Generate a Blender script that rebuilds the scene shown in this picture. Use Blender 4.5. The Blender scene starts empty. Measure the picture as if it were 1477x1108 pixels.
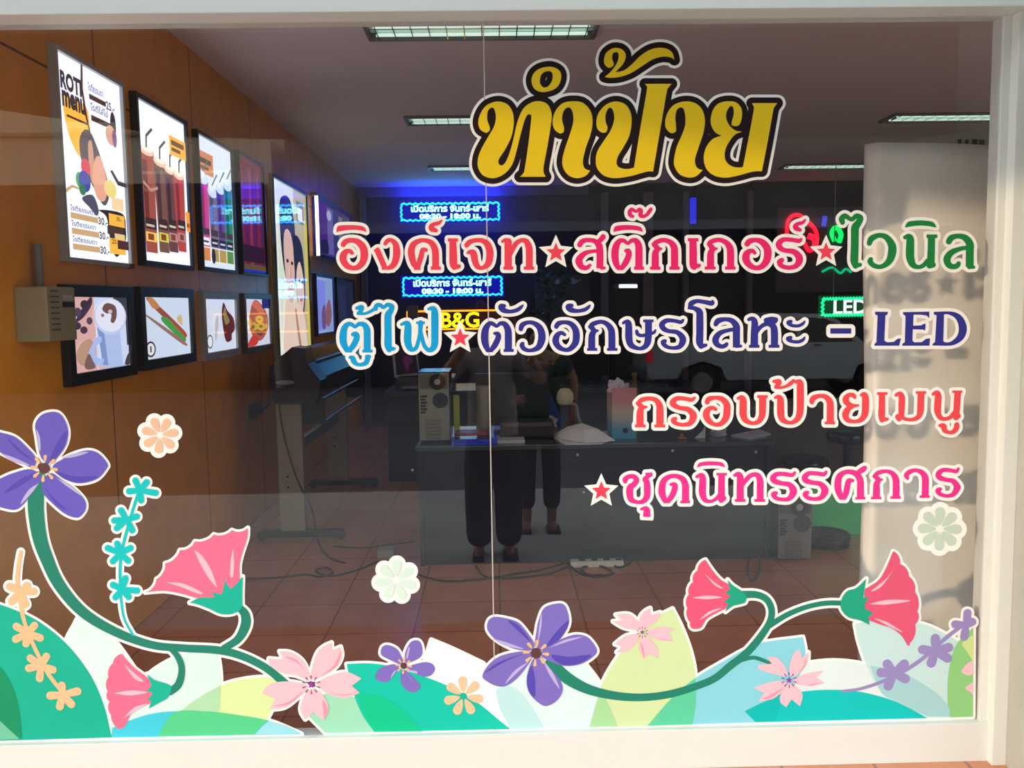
import bpy, bmesh, math, random
import numpy as np
from mathutils import Vector, Matrix
from mathutils.geometry import tessellate_polygon, delaunay_2d_cdt
random.seed(7)
S = bpy.context.scene
COL = S.collection

# ------------------------------------------------------------------ camera
W_PX, H_PX, F_PX = 1477.0, 1108.0, 1252.65
CAM_H, CAM_D = 1.5, 2.6871
ROT = np.array([[0.99970217, -0.01954517, -0.01461384],
                [-0.01634116, -0.09135354, -0.99568444],
                [0.01812580, 0.99562670, -0.09164572]])   # rows: right, down, forward
cd = bpy.data.cameras.new('camera'); cam = bpy.data.objects.new('camera', cd); COL.objects.link(cam)
cd.sensor_fit = 'HORIZONTAL'; cd.sensor_width = 36.0; cd.lens = F_PX / W_PX * 36.0
cd.clip_start = 0.02; cd.clip_end = 200
r, d, fw = ROT
cam.matrix_world = Matrix(((r[0], -d[0], -fw[0], 0), (r[1], -d[1], -fw[1], -CAM_D), (r[2], -d[2], -fw[2], CAM_H), (0, 0, 0, 1)))
S.camera = cam
S.view_settings.view_transform = 'Standard'
S.view_settings.look = 'None'
S.view_settings.gamma = 1.0
S.view_settings.use_curve_mapping = False
S.view_settings.exposure = 0.16

# ------------------------------------------------------------------ light
SUN_AZ, SUN_EL = math.radians(58), math.radians(8.5)      # low evening sun from the left behind the street
wd = bpy.data.worlds.new('sky'); S.world = wd; wd.use_nodes = True
nt = wd.node_tree; bg = nt.nodes['Background']
tc = nt.nodes.new('ShaderNodeTexCoord'); sx = nt.nodes.new('ShaderNodeSeparateXYZ'); cr = nt.nodes.new('ShaderNodeValToRGB')
nt.links.new(tc.outputs['Generated'], sx.inputs[0]); nt.links.new(sx.outputs['Z'], cr.inputs[0]); nt.links.new(cr.outputs[0], bg.inputs[0])
cr.color_ramp.elements[0].position = 0.0; cr.color_ramp.elements[0].color = (0.93, 0.92, 0.89, 1)
cr.color_ramp.elements[1].position = 0.6; cr.color_ramp.elements[1].color = (0.78, 0.90, 1.0, 1)
bg.inputs['Strength'].default_value = 3.7
sl = bpy.data.lights.new('sun', 'SUN'); so = bpy.data.objects.new('sun', sl); COL.objects.link(so)
sl.energy = 1.65; sl.angle = 0.026; sl.color = (1.0, 0.74, 0.46)
sdir = Vector((math.sin(SUN_AZ) * math.cos(SUN_EL), math.cos(SUN_AZ) * math.cos(SUN_EL), -math.sin(SUN_EL)))
so.rotation_euler = sdir.to_track_quat('-Z', 'Y').to_euler(); so.location = (-12, -9, 6)

# ------------------------------------------------------------------ pixel helpers (photo frame 1477 x 1108 -> points on real planes)
def ray(x, y):
    v = np.array([(x - W_PX / 2) / F_PX, (y - H_PX / 2) / F_PX, 1.0]); return ROT.T @ v
def on_y(x, y, Y=0.0):
    q = ray(x, y); t = (Y + CAM_D) / q[1]; return (q[0] * t, Y, q[2] * t + CAM_H)
def on_x(x, y, X):
    q = ray(x, y); t = X / q[0]; return (X, q[1] * t - CAM_D, q[2] * t + CAM_H)
def on_z(x, y, Z=0.0):
    q = ray(x, y); t = (Z - CAM_H) / q[2]; return (q[0] * t, q[1] * t - CAM_D, Z)

# ------------------------------------------------------------------ materials
def lin(c):
    return tuple(((v / 255) / 12.92 if v / 255 <= 0.04045 else ((v / 255 + 0.055) / 1.055) ** 2.4) for v in c)
MATS = {}
def mat(name, rgb, rough=0.6, metal=0.0, spec=0.4, var=0.0, scale=20.0, emit=None, es=1.0, bump=0.0, coat=0.0):
    if name in MATS: return MATS[name]
    m = bpy.data.materials.new(name); MATS[name] = m; m.use_nodes = True
    n = m.node_tree; b = n.nodes['Principled BSDF']
    c = lin(rgb)
    b.inputs['Base Color'].default_value = (*c, 1); b.inputs['Roughness'].default_value = rough
    b.inputs['Metallic'].default_value = metal; b.inputs['Specular IOR Level'].default_value = spec
    b.inputs['Coat Weight'].default_value = coat
    if emit is not None:
        b.inputs['Emission Color'].default_value = (*lin(emit), 1); b.inputs['Emission Strength'].default_value = es
    if var or bump:
        t = n.nodes.new('ShaderNodeTexCoord'); z = n.nodes.new('ShaderNodeTexNoise'); z.inputs['Scale'].default_value = scale; z.inputs['Detail'].default_value = 5
        n.links.new(t.outputs['Object'], z.inputs['Vector'])
        if var:
            k = n.nodes.new('ShaderNodeValToRGB'); n.links.new(z.outputs['Fac'], k.inputs[0])
            k.color_ramp.elements[0].position = 0.3; k.color_ramp.elements[1].position = 0.7
            k.color_ramp.elements[0].color = (*[max(0, v * (1 - var)) for v in c], 1)
            k.color_ramp.elements[1].color = (*[min(1, v * (1 + var)) for v in c], 1)
            n.links.new(k.outputs[0], b.inputs['Base Color'])
        if bump:
            u = n.nodes.new('ShaderNodeBump'); u.inputs['Strength'].default_value = bump; u.inputs['Distance'].default_value = 0.01
            n.links.new(z.outputs['Fac'], u.inputs['Height']); n.links.new(u.outputs[0], b.inputs['Normal'])
    return m
def vinyl(name, rgb):
    k = 0.9 if min(rgb) < 235 else 0.95        # printed ink sits a little below the bare white film
    return mat('vinyl_' + name, tuple(v * k for v in rgb), 0.55, 0, 0.2, 0.02, 8)
def glow(name, rgb, es=1.0, rough=0.3, base=(8, 8, 10), spec=0.5):
    return mat('glow_' + name, base, rough, 0, spec, emit=rgb, es=es)
def panel_mat(name, rgb, w, h, seam, rough, var=0.12, offset=0.5, mortar=0.004, axis='XZ', spec=0.4):
    """flat sheets / tiles with thin seams, from a brick texture in object space"""
    m = bpy.data.materials.new(name); m.use_nodes = True; n = m.node_tree; b = n.nodes['Principled BSDF']
    t = n.nodes.new('ShaderNodeTexCoord'); sp = n.nodes.new('ShaderNodeSeparateXYZ'); cb = n.nodes.new('ShaderNodeCombineXYZ')
    n.links.new(t.outputs['Object'], sp.inputs[0]); n.links.new(sp.outputs[axis[0]], cb.inputs[0]); n.links.new(sp.outputs[axis[1]], cb.inputs[1])
    k = n.nodes.new('ShaderNodeTexBrick'); n.links.new(cb.outputs[0], k.inputs['Vector'])
    c = lin(rgb)
    k.inputs['Color1'].default_value = (*[v * (1 - var) for v in c], 1); k.inputs['Color2'].default_value = (*[min(1, v * (1 + var)) for v in c], 1)
    k.inputs['Mortar'].default_value = (*lin(seam), 1); k.inputs['Scale'].default_value = 1.0; k.inputs['Mortar Size'].default_value = mortar
    k.inputs['Brick Width'].default_value = w; k.inputs['Row Height'].default_value = h; k.offset = offset
    z = n.nodes.new('ShaderNodeTexNoise'); z.inputs['Scale'].default_value = 6; z.inputs['Detail'].default_value = 6; n.links.new(t.outputs['Object'], z.inputs['Vector'])
    x = n.nodes.new('ShaderNodeMix'); x.data_type = 'RGBA'; x.blend_type = 'MULTIPLY'; x.inputs['Factor'].default_value = 0.35
    n.links.new(k.outputs['Color'], x.inputs['A']); n.links.new(z.outputs['Fac'], x.inputs['B']); n.links.new(x.outputs['Result'], b.inputs['Base Color'])
    b.inputs['Roughness'].default_value = rough; b.inputs['Specular IOR Level'].default_value = spec
    return m
def glass_mat(name, tint, r0):
    m = bpy.data.materials.new(name); m.use_nodes = True; n = m.node_tree
    for x in list(n.nodes): n.nodes.remove(x)
    o = n.nodes.new('ShaderNodeOutputMaterial'); mx = n.nodes.new('ShaderNodeMixShader'); t = n.nodes.new('ShaderNodeBsdfTransparent'); g = n.nodes.new('ShaderNodeBsdfGlossy')
    l = n.nodes.new('ShaderNodeLayerWeight'); l.inputs['Blend'].default_value = 0.5
    p = n.nodes.new('ShaderNodeMath'); p.operation = 'POWER'; p.inputs[1].default_value = 5.0
    a = n.nodes.new('ShaderNodeMath'); a.operation = 'MULTIPLY_ADD'; a.inputs[1].default_value = 1 - r0; a.inputs[2].default_value = r0
    n.links.new(l.outputs['Facing'], p.inputs[0]); n.links.new(p.outputs[0], a.inputs[0]); n.links.new(a.outputs[0], mx.inputs[0])
    n.links.new(t.outputs[0], mx.inputs[1]); n.links.new(g.outputs[0], mx.inputs[2]); n.links.new(mx.outputs[0], o.inputs[0])
    t.inputs['Color'].default_value = (*tint, 1); g.inputs['Roughness'].default_value = 0.0; g.inputs['Color'].default_value = (1, 1, 1, 1)
    return m

# ------------------------------------------------------------------ object helpers
def tag(o, label=None, cat=None, group=None, kind=None):
    if label: o['label'] = label
    if cat: o['category'] = cat
    if group: o['group'] = group
    if kind: o['kind'] = kind
    return o
def empty(name, loc, label=None, cat=None, group=None, kind=None):
    o = bpy.data.objects.new(name, None); COL.objects.link(o); o.location = loc; o.empty_display_size = 0.05
    return tag(o, label, cat, group, kind)
def wloc(o):
    v = Vector((0, 0, 0))
    while o is not None: v += o.location; o = o.parent
    return v
class MB:
    """collects shapes in world coordinates; build() links them as ONE mesh object"""
    def __init__(s): s.v = []; s.f = []; s.m = []; s.sm = []
    def add(s, vs, fs, mi=0, smooth=False):
        o = len(s.v); s.v += [tuple(p) for p in vs]
        for f in fs: s.f.append([i + o for i in f]); s.m.append(mi); s.sm.append(smooth)
        return s
    def box(s, a, b, mi=0, M=None, bev=0.0):
        x0, y0, z0 = [min(a[i], b[i]) for i in range(3)]; x1, y1, z1 = [max(a[i], b[i]) for i in range(3)]
        bm = bmesh.new(); bmesh.ops.create_cube(bm, size=1.0)
        for v in bm.verts: v.co = Vector(((x0 + x1) / 2 + v.co.x * (x1 - x0), (y0 + y1) / 2 + v.co.y * (y1 - y0), (z0 + z1) / 2 + v.co.z * (z1 - z0)))
        if bev > 0: bmesh.ops.bevel(bm, geom=bm.edges[:], offset=min(bev, (x1 - x0) / 2.1, (y1 - y0) / 2.1, (z1 - z0) / 2.1), segments=2, affect='EDGES', profile=0.7)
        return s.bm(bm, mi, M)
    def bm(s, bm, mi=0, M=None, smooth=False):
        bm.verts.index_update()
        vs = [(M @ v.co if M else v.co.copy()) for v in bm.verts]; fs = [[v.index for v in f.verts] for f in bm.faces]
        bm.free(); return s.add(vs, fs, mi, smooth)
    def cyl(s, a, b, r0, r1=None, n=20, mi=0, smooth=True, caps=True):
        a, b = Vector(a), Vector(b); r1 = r0 if r1 is None else r1
        q = (b - a).normalized(); u = q.orthogonal().normalized(); w = q.cross(u)
        vs = []
        for c, rr in ((a, r0), (b, r1)):
            for k in range(n): t = 2 * math.pi * k / n; vs.append(c + u * math.cos(t) * rr + w * math.sin(t) * rr)
        s.add(vs, [[k, (k + 1) % n, n + (k + 1) % n, n + k] for k in range(n)], mi, smooth)
        if caps: s.add(vs[:n], [list(range(n))[::-1]], mi); s.add(vs[n:], [list(range(n))], mi)
        return s
    def tube(s, pts, rad, n=8, mi=0, sub=4):
        P = cat_rom([(p[0], p[1], p[2]) for p in pts], sub) if sub > 1 else pts
        P = [Vector(p) for p in P]; N = len(P); vs = []; prev = None
        for i, p in enumerate(P):
            tg = (P[min(i + 1, N - 1)] - P[max(i - 1, 0)]).normalized()
            u = tg.orthogonal().normalized() if prev is None else (prev - tg * prev.dot(tg)).normalized()
            prev = u; w = tg.cross(u)
            for k in range(n): t = 2 * math.pi * k / n; vs.append(p + u * math.cos(t) * rad + w * math.sin(t) * rad)
        fs = [[i * n + k, i * n + (k + 1) % n, (i + 1) * n + (k + 1) % n, (i + 1) * n + k] for i in range(N - 1) for k in range(n)]
        fs += [list(range(n))[::-1], [(N - 1) * n + k for k in range(n)]]
        return s.add(vs, fs, mi, True)
    def lathe(s, c, prof, n=28, mi=0, axis='Z', smooth=True):
        c = Vector(c); vs = []
        for (rr, h) in prof:
            for k in range(n):
                t = 2 * math.pi * k / n; x, y = rr * math.cos(t), rr * math.sin(t)
                vs.append(c + (Vector((x, y, h)) if axis == 'Z' else Vector((x, h, y)) if axis == 'Y' else Vector((h, x, y))))
        m = len(prof)
        s.add(vs, [[i * n + k, i * n + (k + 1) % n, (i + 1) * n + (k + 1) % n, (i + 1) * n + k] for i in range(m - 1) for k in range(n)], mi, smooth)
        return s
    def prism(s, pts, vec, mi=0):
        """closed outline (3-D points) pushed along vec"""
        vec = Vector(vec); P = [Vector(p) for p in pts]; n = len(P)
        tr = tessellate_polygon([P])
        s.add(P, [list(t) for t in tr], mi); s.add([p + vec for p in P], [list(t)[::-1] for t in tr], mi)
        return s.add(P + [p + vec for p in P], [[k, (k + 1) % n, n + (k + 1) % n, n + k] for k in range(n)], mi)
    def sphere(s, c, r, mi=0, sc=(1, 1, 1), n=20):
        bm = bmesh.new(); bmesh.ops.create_uvsphere(bm, u_segments=n, v_segments=max(8, n // 2), radius=r)
        return s.bm(bm, mi, Matrix.Translation(c) @ Matrix.Diagonal((*sc, 1)), True)
    def build(s, name, mats, parent=None, origin=None):
        me = bpy.data.meshes.new(name)
        off = wloc(parent) if parent is not None else Vector((0, 0, 0))
        if origin is not None: org = Vector(origin)
        else: org = off
        me.from_pydata([tuple(Vector(p) - org) for p in s.v], [], s.f)
        for mm in (mats if isinstance(mats, (list, tuple)) else [mats]): me.materials.append(mm)
        me.polygons.foreach_set('material_index', s.m); me.polygons.foreach_set('use_smooth', s.sm); me.update()
        o = bpy.data.objects.new(name, me); COL.objects.link(o)
        o.location = org - off
        if parent is not None: o.parent = parent
        return o
def cat_rom(P, sub=5, closed=False):
    P = [tuple(p) for p in P]; n = len(P); out = []
    if n < 3 and not closed:
        return P if n < 2 else [tuple(P[0][k] + (P[1][k] - P[0][k]) * i / sub for k in range(len(P[0]))) for i in range(sub + 1)]
    rng = n if closed else n - 1
    for i in range(rng):
        p0 = P[(i - 1) % n] if closed or i > 0 else P[0]; p1 = P[i]; p2 = P[(i + 1) % n]; p3 = P[(i + 2) % n] if closed or i + 2 < n else P[n - 1]
        for j in range(sub):
            t = j / sub
            out.append(tuple(0.5 * (2 * p1[k] + (p2[k] - p0[k]) * t + (2 * p0[k] - 5 * p1[k] + 4 * p2[k] - p3[k]) * t * t + (3 * p1[k] - p0[k] - 3 * p2[k] + p3[k]) * t ** 3) for k in range(len(p1))))
    if not closed: out.append(P[-1])
    return out
def copy_tree(o, parent=None):
    c = o.copy(); COL.objects.link(c)
    if parent is not None: c.parent = parent
    for ch in list(o.children): copy_tree(ch, c)
    return c
def text_geo(txt, size, bold=0.0):
    cu = bpy.data.curves.new('t', 'FONT'); cu.body = txt; cu.size = size; cu.align_x = 'CENTER'; cu.align_y = 'CENTER'; cu.offset = bold; cu.resolution_u = 3
    ob = bpy.data.objects.new('t', cu); COL.objects.link(ob)
    dg = bpy.context.evaluated_depsgraph_get(); me = bpy.data.meshes.new_from_object(ob.evaluated_get(dg))
    vs = [(v.co.x, v.co.y) for v in me.vertices]; fs = [list(p.vertices) for p in me.polygons]
    bpy.data.objects.remove(ob); bpy.data.curves.remove(cu); bpy.data.meshes.remove(me)
    return vs, fs
def skin_geo(pts, edges, radii, root=0, sub=2):
    me = bpy.data.meshes.new('s'); me.from_pydata(pts, edges, []); ob = bpy.data.objects.new('s', me); COL.objects.link(ob)
    ob.modifiers.new('k', 'SKIN').use_smooth_shade = True
    for i, sv in enumerate(me.skin_vertices[0].data):
        rr = radii[i]; sv.radius = rr if isinstance(rr, tuple) else (rr, rr); sv.use_root = (i == root)
    mo = ob.modifiers.new('b', 'SUBSURF'); mo.levels = sub; mo.render_levels = sub
    dg = bpy.context.evaluated_depsgraph_get(); m2 = bpy.data.meshes.new_from_object(ob.evaluated_get(dg))
    vs = [tuple(v.co) for v in m2.vertices]; fs = [list(p.vertices) for p in m2.polygons]
    bpy.data.objects.remove(ob); bpy.data.meshes.remove(me); bpy.data.meshes.remove(m2)
    return vs, fs
# ------------------------------------------------------------------ large structure
XL, XR, YB, ZC = -1.72, 6.0, 8.5, 2.98
M_floor = panel_mat('terracotta_floor', (214, 136, 108), 0.4, 0.4, (160, 100, 80), 0.25, 0.06, 0.0, 0.005, 'XY')
M_step = panel_mat('orange_step_tile', (222, 150, 112), 0.3, 0.3, (170, 120, 100), 0.5, 0.06, 0.0, 0.006, 'XY')
M_wall = panel_mat('orange_wall_panel', (252, 162, 42), 1.22, 2.44, (120, 62, 20), 0.32, 0.05, 0.0, 0.006, 'YZ', 0.45)
M_ceil = mat('white_ceiling', (240, 234, 236), 0.8, var=0.02)
M_dark = mat('dark_back_wall', (62, 64, 68), 0.5, var=0.1, scale=3)
M_white = mat('white_painted_aluminium', (214, 216, 210), 0.4, 0, 0.5, var=0.01)
M_facade = mat('grey_plaster', (168, 168, 160), 0.8, var=0.04, scale=12, bump=0.05)
M_glass = glass_mat('window_glass', (0.95, 0.955, 0.955), 0.05)
def struct(name, mb, m, parent=None):
    o = mb.build(name, m, parent); return tag(o, kind='structure')
struct('floor', MB().box((XL, 0.0, -0.12), (XR, YB, 0)), M_floor)
struct('ceiling', MB().box((XL - .1, 0.0, ZC), (XR + .1, YB + .1, ZC + .1)), M_ceil)
struct('wall_left', MB().box((XL - .1, 0.06, 0), (XL, YB, ZC)), M_wall)
struct('wall_back', MB().box((XL - .1, YB, 0), (XR + .1, YB + .1, ZC)), M_dark)
struct('wall_right', MB().box((XR, 0.06, 0), (XR + .1, YB, ZC)), mat('pale_wall', (190, 186, 180), 0.8, var=0.03))
fm = MB()
fm.box((-6, -.02, 2.41), (7, .06, 4.4)).box((-6, -.02, -.2), (-1.80, .06, 2.41)).box((5.2, -.02, -.2), (7, .06, 2.41)).box((2.2, -.02, -.2), (2.7, .06, 2.41))
struct('wall_front', fm, M_facade)
struct('wall_pillar', MB().box((1.618, -.38, -.2), (2.2, .06, 4.4), bev=.004), M_facade)
struct('entrance_step', MB().box((-6, -1.3, -.2), (7, 0.0, 0.0)), M_step)
struct('pavement', MB().box((-40, -5.2, -.32), (40, -1.3, -.2)), mat('street_concrete', (176, 172, 164), 0.85, var=0.16, scale=2))
struct('street', MB().box((-40, -40, -.44), (40, -5.2, -.32)), mat('street_asphalt', (84, 84, 86), 0.9, var=0.2, scale=2))

# window: frame, glazing stops, two panes meeting at a thin joint
GX0, GX1, GZ0, GZ1 = -1.76, 1.548, 0.131, 2.345
win = tag(empty('window_1', (0, 0, 0)), kind='structure')
f = MB()
f.box((-1.82, -.09, GZ1), (1.618, .05, 2.41), bev=.003)
f.box((-1.82, -.022, -.0), (1.618, .05, GZ0), bev=.003)
f.box((-1.82, -.05, GZ0), (GX0, .05, GZ1), bev=.003)
f.box((GX1, -.012, GZ0), (1.575, .05, GZ1), bev=.002)
f.box((1.572, -.05, 0), (1.618, .05, GZ1), bev=.003)
struct('window_frame', f, M_white, win)
for a, b in ((GX0, -.0225), (-.0195, GX1)):
    struct('glass_pane', MB().add([(a, 0, GZ0), (b, 0, GZ0), (b, 0, GZ1), (a, 0, GZ1)], [[0, 1, 2, 3]]), M_glass, win)
struct('glass_joint', MB().box((-.0227, -.001, GZ0), (-.0193, .006, GZ1)), mat('silicone', (190, 180, 170), 0.3), win)
door = tag(empty('door_1', (3.9, 0, 0)), kind='structure')
struct('glass_pane', MB().add([(2.7, 0, .05), (5.2, 0, .05), (5.2, 0, 2.35), (2.7, 0, 2.35)], [[0, 1, 2, 3]]), M_glass, door)
struct('door_frame', MB().box((2.7, -.03, 0), (2.78, .05, 2.41)).box((5.12, -.03, 0), (5.2, .05, 2.41)).box((3.91, -.03, 0), (3.99, .05, 2.41)).box((2.78, -.03, 2.33), (5.12, .05, 2.41)).box((2.78, -.03, 0), (5.12, .05, .06)), M_white, door)

# back of the room: dark bays, a pale header strip and slim posts
bk = MB(); q0 = on_y(860, 264, 8.35); q1 = on_y(1002, 330, 8.35)
bk.box((q0[0], 8.3, q1[2]), (q1[0], 8.5, ZC)); q0 = on_y(1085, 262, 8.35)
bk.box((q0[0], 8.3, 0), (6, 8.5, ZC))
struct('trim_1', bk, mat('black_panel', (22, 22, 25), 0.4))
hd = MB(); hd.box((XL, 8.38, 2.86), (1.2, 8.5, ZC)); struct('trim_2', hd, mat('grey_header', (120, 118, 124), 0.6))
for i, (px, wd_) in enumerate(((872, 10), (934, 14), (988, 8), (1080, 7), (526, 8))):
    a = on_y(px - wd_ / 2, 400, 8.3); b = on_y(px + wd_ / 2, 400, 8.3)
    struct('trim_%d' % (i + 3), MB().box((a[0], 8.24, 0), (b[0], 8.34, 2.86)), mat('post_grey', (128, 124, 130), 0.5))
a = on_y(880, 395, 8.4); b = on_y(985, 395, 8.4)
dr = tag(empty('door_2', ((a[0] + b[0]) / 2, 8.42, 0)), kind='structure')
struct('door_leaf', MB().box((a[0], 8.4, 0), ((a[0] + b[0]) / 2 - .02, 8.48, 2.0)).box(((a[0] + b[0]) / 2 + .02, 8.4, 0), (b[0], 8.48, 2.0)), mat('door_dark', (52, 50, 52), 0.35), dr)
struct('door_frame', MB().box((a[0] - .1, 8.38, 2.0), (b[0] + .1, 8.48, 2.12)), mat('maroon_board', (96, 44, 52), 0.5), dr)

# ------------------------------------------------------------------ ceiling lights (recessed louvre fittings)
M_alu = mat('bright_aluminium', (226, 238, 232), 0.12, 0.95, 0.5)
def ceiling_light(x, y, label, w=1.25, dd=.30):
    r = empty('ceiling_light', (x, y, ZC), label, 'ceiling light', 'louvre fittings in the ceiling')
    z = ZC
    b = MB().box((x - w / 2, y - dd / 2, z - .022), (x + w / 2, y - dd / 2 + .018, z)).box((x - w / 2, y + dd / 2 - .018, z - .022), (x + w / 2, y + dd / 2, z))
    b.box((x - w / 2, y - dd / 2 + .018, z - .022), (x - w / 2 + .018, y + dd / 2 - .018, z)).box((x + w / 2 - .018, y - dd / 2 + .018, z - .022), (x + w / 2, y + dd / 2 - .018, z))
    b.build('rim', mat('grey_rim', (120, 120, 116), 0.4), r)
    MB().box((x - w / 2 + .018, y - dd / 2 + .018, z - .004), (x + w / 2 - .018, y + dd / 2 - .018, z - .001)).build('reflector', M_alu, r)
    for k in (-1, 1):
        MB().cyl((x - w / 2 + .05, y + k * .07, z - .0125), (x + w / 2 - .05, y + k * .07, z - .0125), .008, n=10).build('tube', glow('tube_weak_glow', (200, 226, 212), 0.9, 0.3, (230, 235, 232)), r)  # tubes taken as off; weak glow added to brighten the room
    lv = MB()
    for k in range(13):
        cx = x - w / 2 + .06 + k * (w - .12) / 12
        lv.box((cx - .003, y - dd / 2 + .018, z - .021), (cx + .003, y + dd / 2 - .018, z - .006))
    lv.box((x - w / 2 + .02, y - .004, z - .021), (x + w / 2 - .02, y + .004, z - .006))
    lv.build('louvre', M_alu, r)
a = on_z(515, 27, ZC); b = on_z(872, 25, ZC)
X0 = (a[0] + b[0]) / 2; Y0 = a[1] + .17
ceiling_light(X0, Y0, 'bright louvred ceiling light nearest the window, above the yellow lettering')
a = on_z(582, 171, ZC); ceiling_light(X0 - .02, a[1] + .05, 'dim louvred ceiling light, second back on the left, half hidden by yellow lettering')
a = on_z(612, 241, ZC); ceiling_light(X0 - .02, a[1] + .05, 'dark louvred ceiling light farthest back, just above the blue glow')
a = on_z(1280, 168, ZC); ceiling_light(a[0] + .63, a[1] + .02, 'sparkling louvred ceiling light right of the title, above the white banner')
a = on_z(1128, 239, ZC); ceiling_light(a[0] + .63, a[1] + .02, 'sparkling louvred ceiling light at the far right, left of the white banner top')

# ------------------------------------------------------------------ menu light boxes on the orange wall
FX = XL + .032
M_blackf = mat('black_frame', (26, 26, 30), 0.3, 0, 0.5); M_silver = mat('silver_frame', (176, 174, 168), 0.35, 0.15)
def lightbox(px, label, frame_m, shapes, es=1.25, edge=.019, bgc=(228, 234, 254), name='light_box', gl=.035, fb=None):
    """px: four wall pixels (left-top, left-bottom, right-top, right-bottom) of the outer frame"""
    P = [on_x(x, y, FX) for x, y in px]
    y0 = (P[0][1] + P[1][1]) / 2; y1 = (P[2][1] + P[3][1]) / 2; z1 = (P[0][2] + P[2][2]) / 2; z0 = (P[1][2] + P[3][2]) / 2
    r = empty(name, (XL, (y0 + y1) / 2, z0), label, 'light box', 'light boxes on the orange wall')
    fr = MB(); e = edge
    fr.box((XL, y0, z0), (FX + .004, y0 + e, z1), bev=.003).box((XL, y1 - e, z0), (FX + .004, y1, z1), bev=.003)
    fr.box((XL, y0 + e, z0), (FX + .004, y1 - e, z0 + e), bev=.003).box((XL, y0 + e, z1 - e), (FX + .004, y1 - e, z1), bev=.003)
    fr.build('frame', frame_m, r)
    a0, a1, b0, b1 = y0 + e, y1 - e, z0 + e, z1 - e
    mb = MB(); mats = [glow('poster_%d_%d_%d_%g' % (*bgc, es), bgc, es, gl)]; idx = {}
    mb.add([(FX - .012, a0, b0), (FX - .012, a1, b0), (FX - .012, a1, b1), (FX - .012, a0, b1)], [[0, 1, 2, 3]])
    lv = [0]
    def mi(c):
        k = tuple(c)
        if k not in idx: idx[k] = len(mats); mats.append(glow('poster_%d_%d_%d_%g' % (*k, es), k, es, gl))
        return idx[k]
    def pt(u, v): return (FX - .012 + .0003 * lv[0], a0 + min(1, max(0, u)) * (a1 - a0), b0 + min(1, max(0, v)) * (b1 - b0))
    for s in shapes:
        lv[0] += 1; k = s[0]
        if k == 'R': u0, v0, u1, v1, c = s[1:]; mb.add([pt(u0, v0), pt(u1, v0), pt(u1, v1), pt(u0, v1)], [[0, 1, 2, 3]], mi(c))
        elif k == 'E':
            cu, cv, ru, rv, c = s[1:]; mb.add([pt(cu + ru * math.cos(t * .2618), cv + rv * math.sin(t * .2618)) for t in range(24)], [list(range(24))], mi(c))
        elif k == 'P':
            pts = cat_rom(s[1], 4, True) if len(s) > 3 else s[1]; vv = [pt(*q) for q in pts]
            mb.add(vv, [list(t) for t in tessellate_polygon([[Vector(q) for q in vv]])], mi(s[2]))
        elif k == 'T':
            vs, fs = text_geo(s[1], 1.0, .05 if s[1] in ('ROTI', 'menu') else .02)
            if not vs: continue
            w0 = min(q[0] for q in vs); w1 = max(q[0] for q in vs); h0 = min(q[1] for q in vs); h1 = max(q[1] for q in vs)
            u0, v0, u1, v1, c = s[2:]
            mb.add([pt(u0 + (q[0] - w0) / (w1 - w0) * (u1 - u0), v0 + (q[1] - h0) / (h1 - h0) * (v1 - v0)) for q in vs], fs, mi(c))
    mb.build('poster', mats, r)
    if fb:
        MB().box((FX - .01, y1 - e * 2.2, z0 - .004), (FX + .008, y1 + .002, z0 + e * .95)).build('corner_sticker', mat('maroon_tape', (110, 30, 44), 0.4), r)
    return r
BR, OR, TN, DK = (70, 44, 36), (238, 168, 62), (186, 150, 110), (52, 40, 44)
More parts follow.
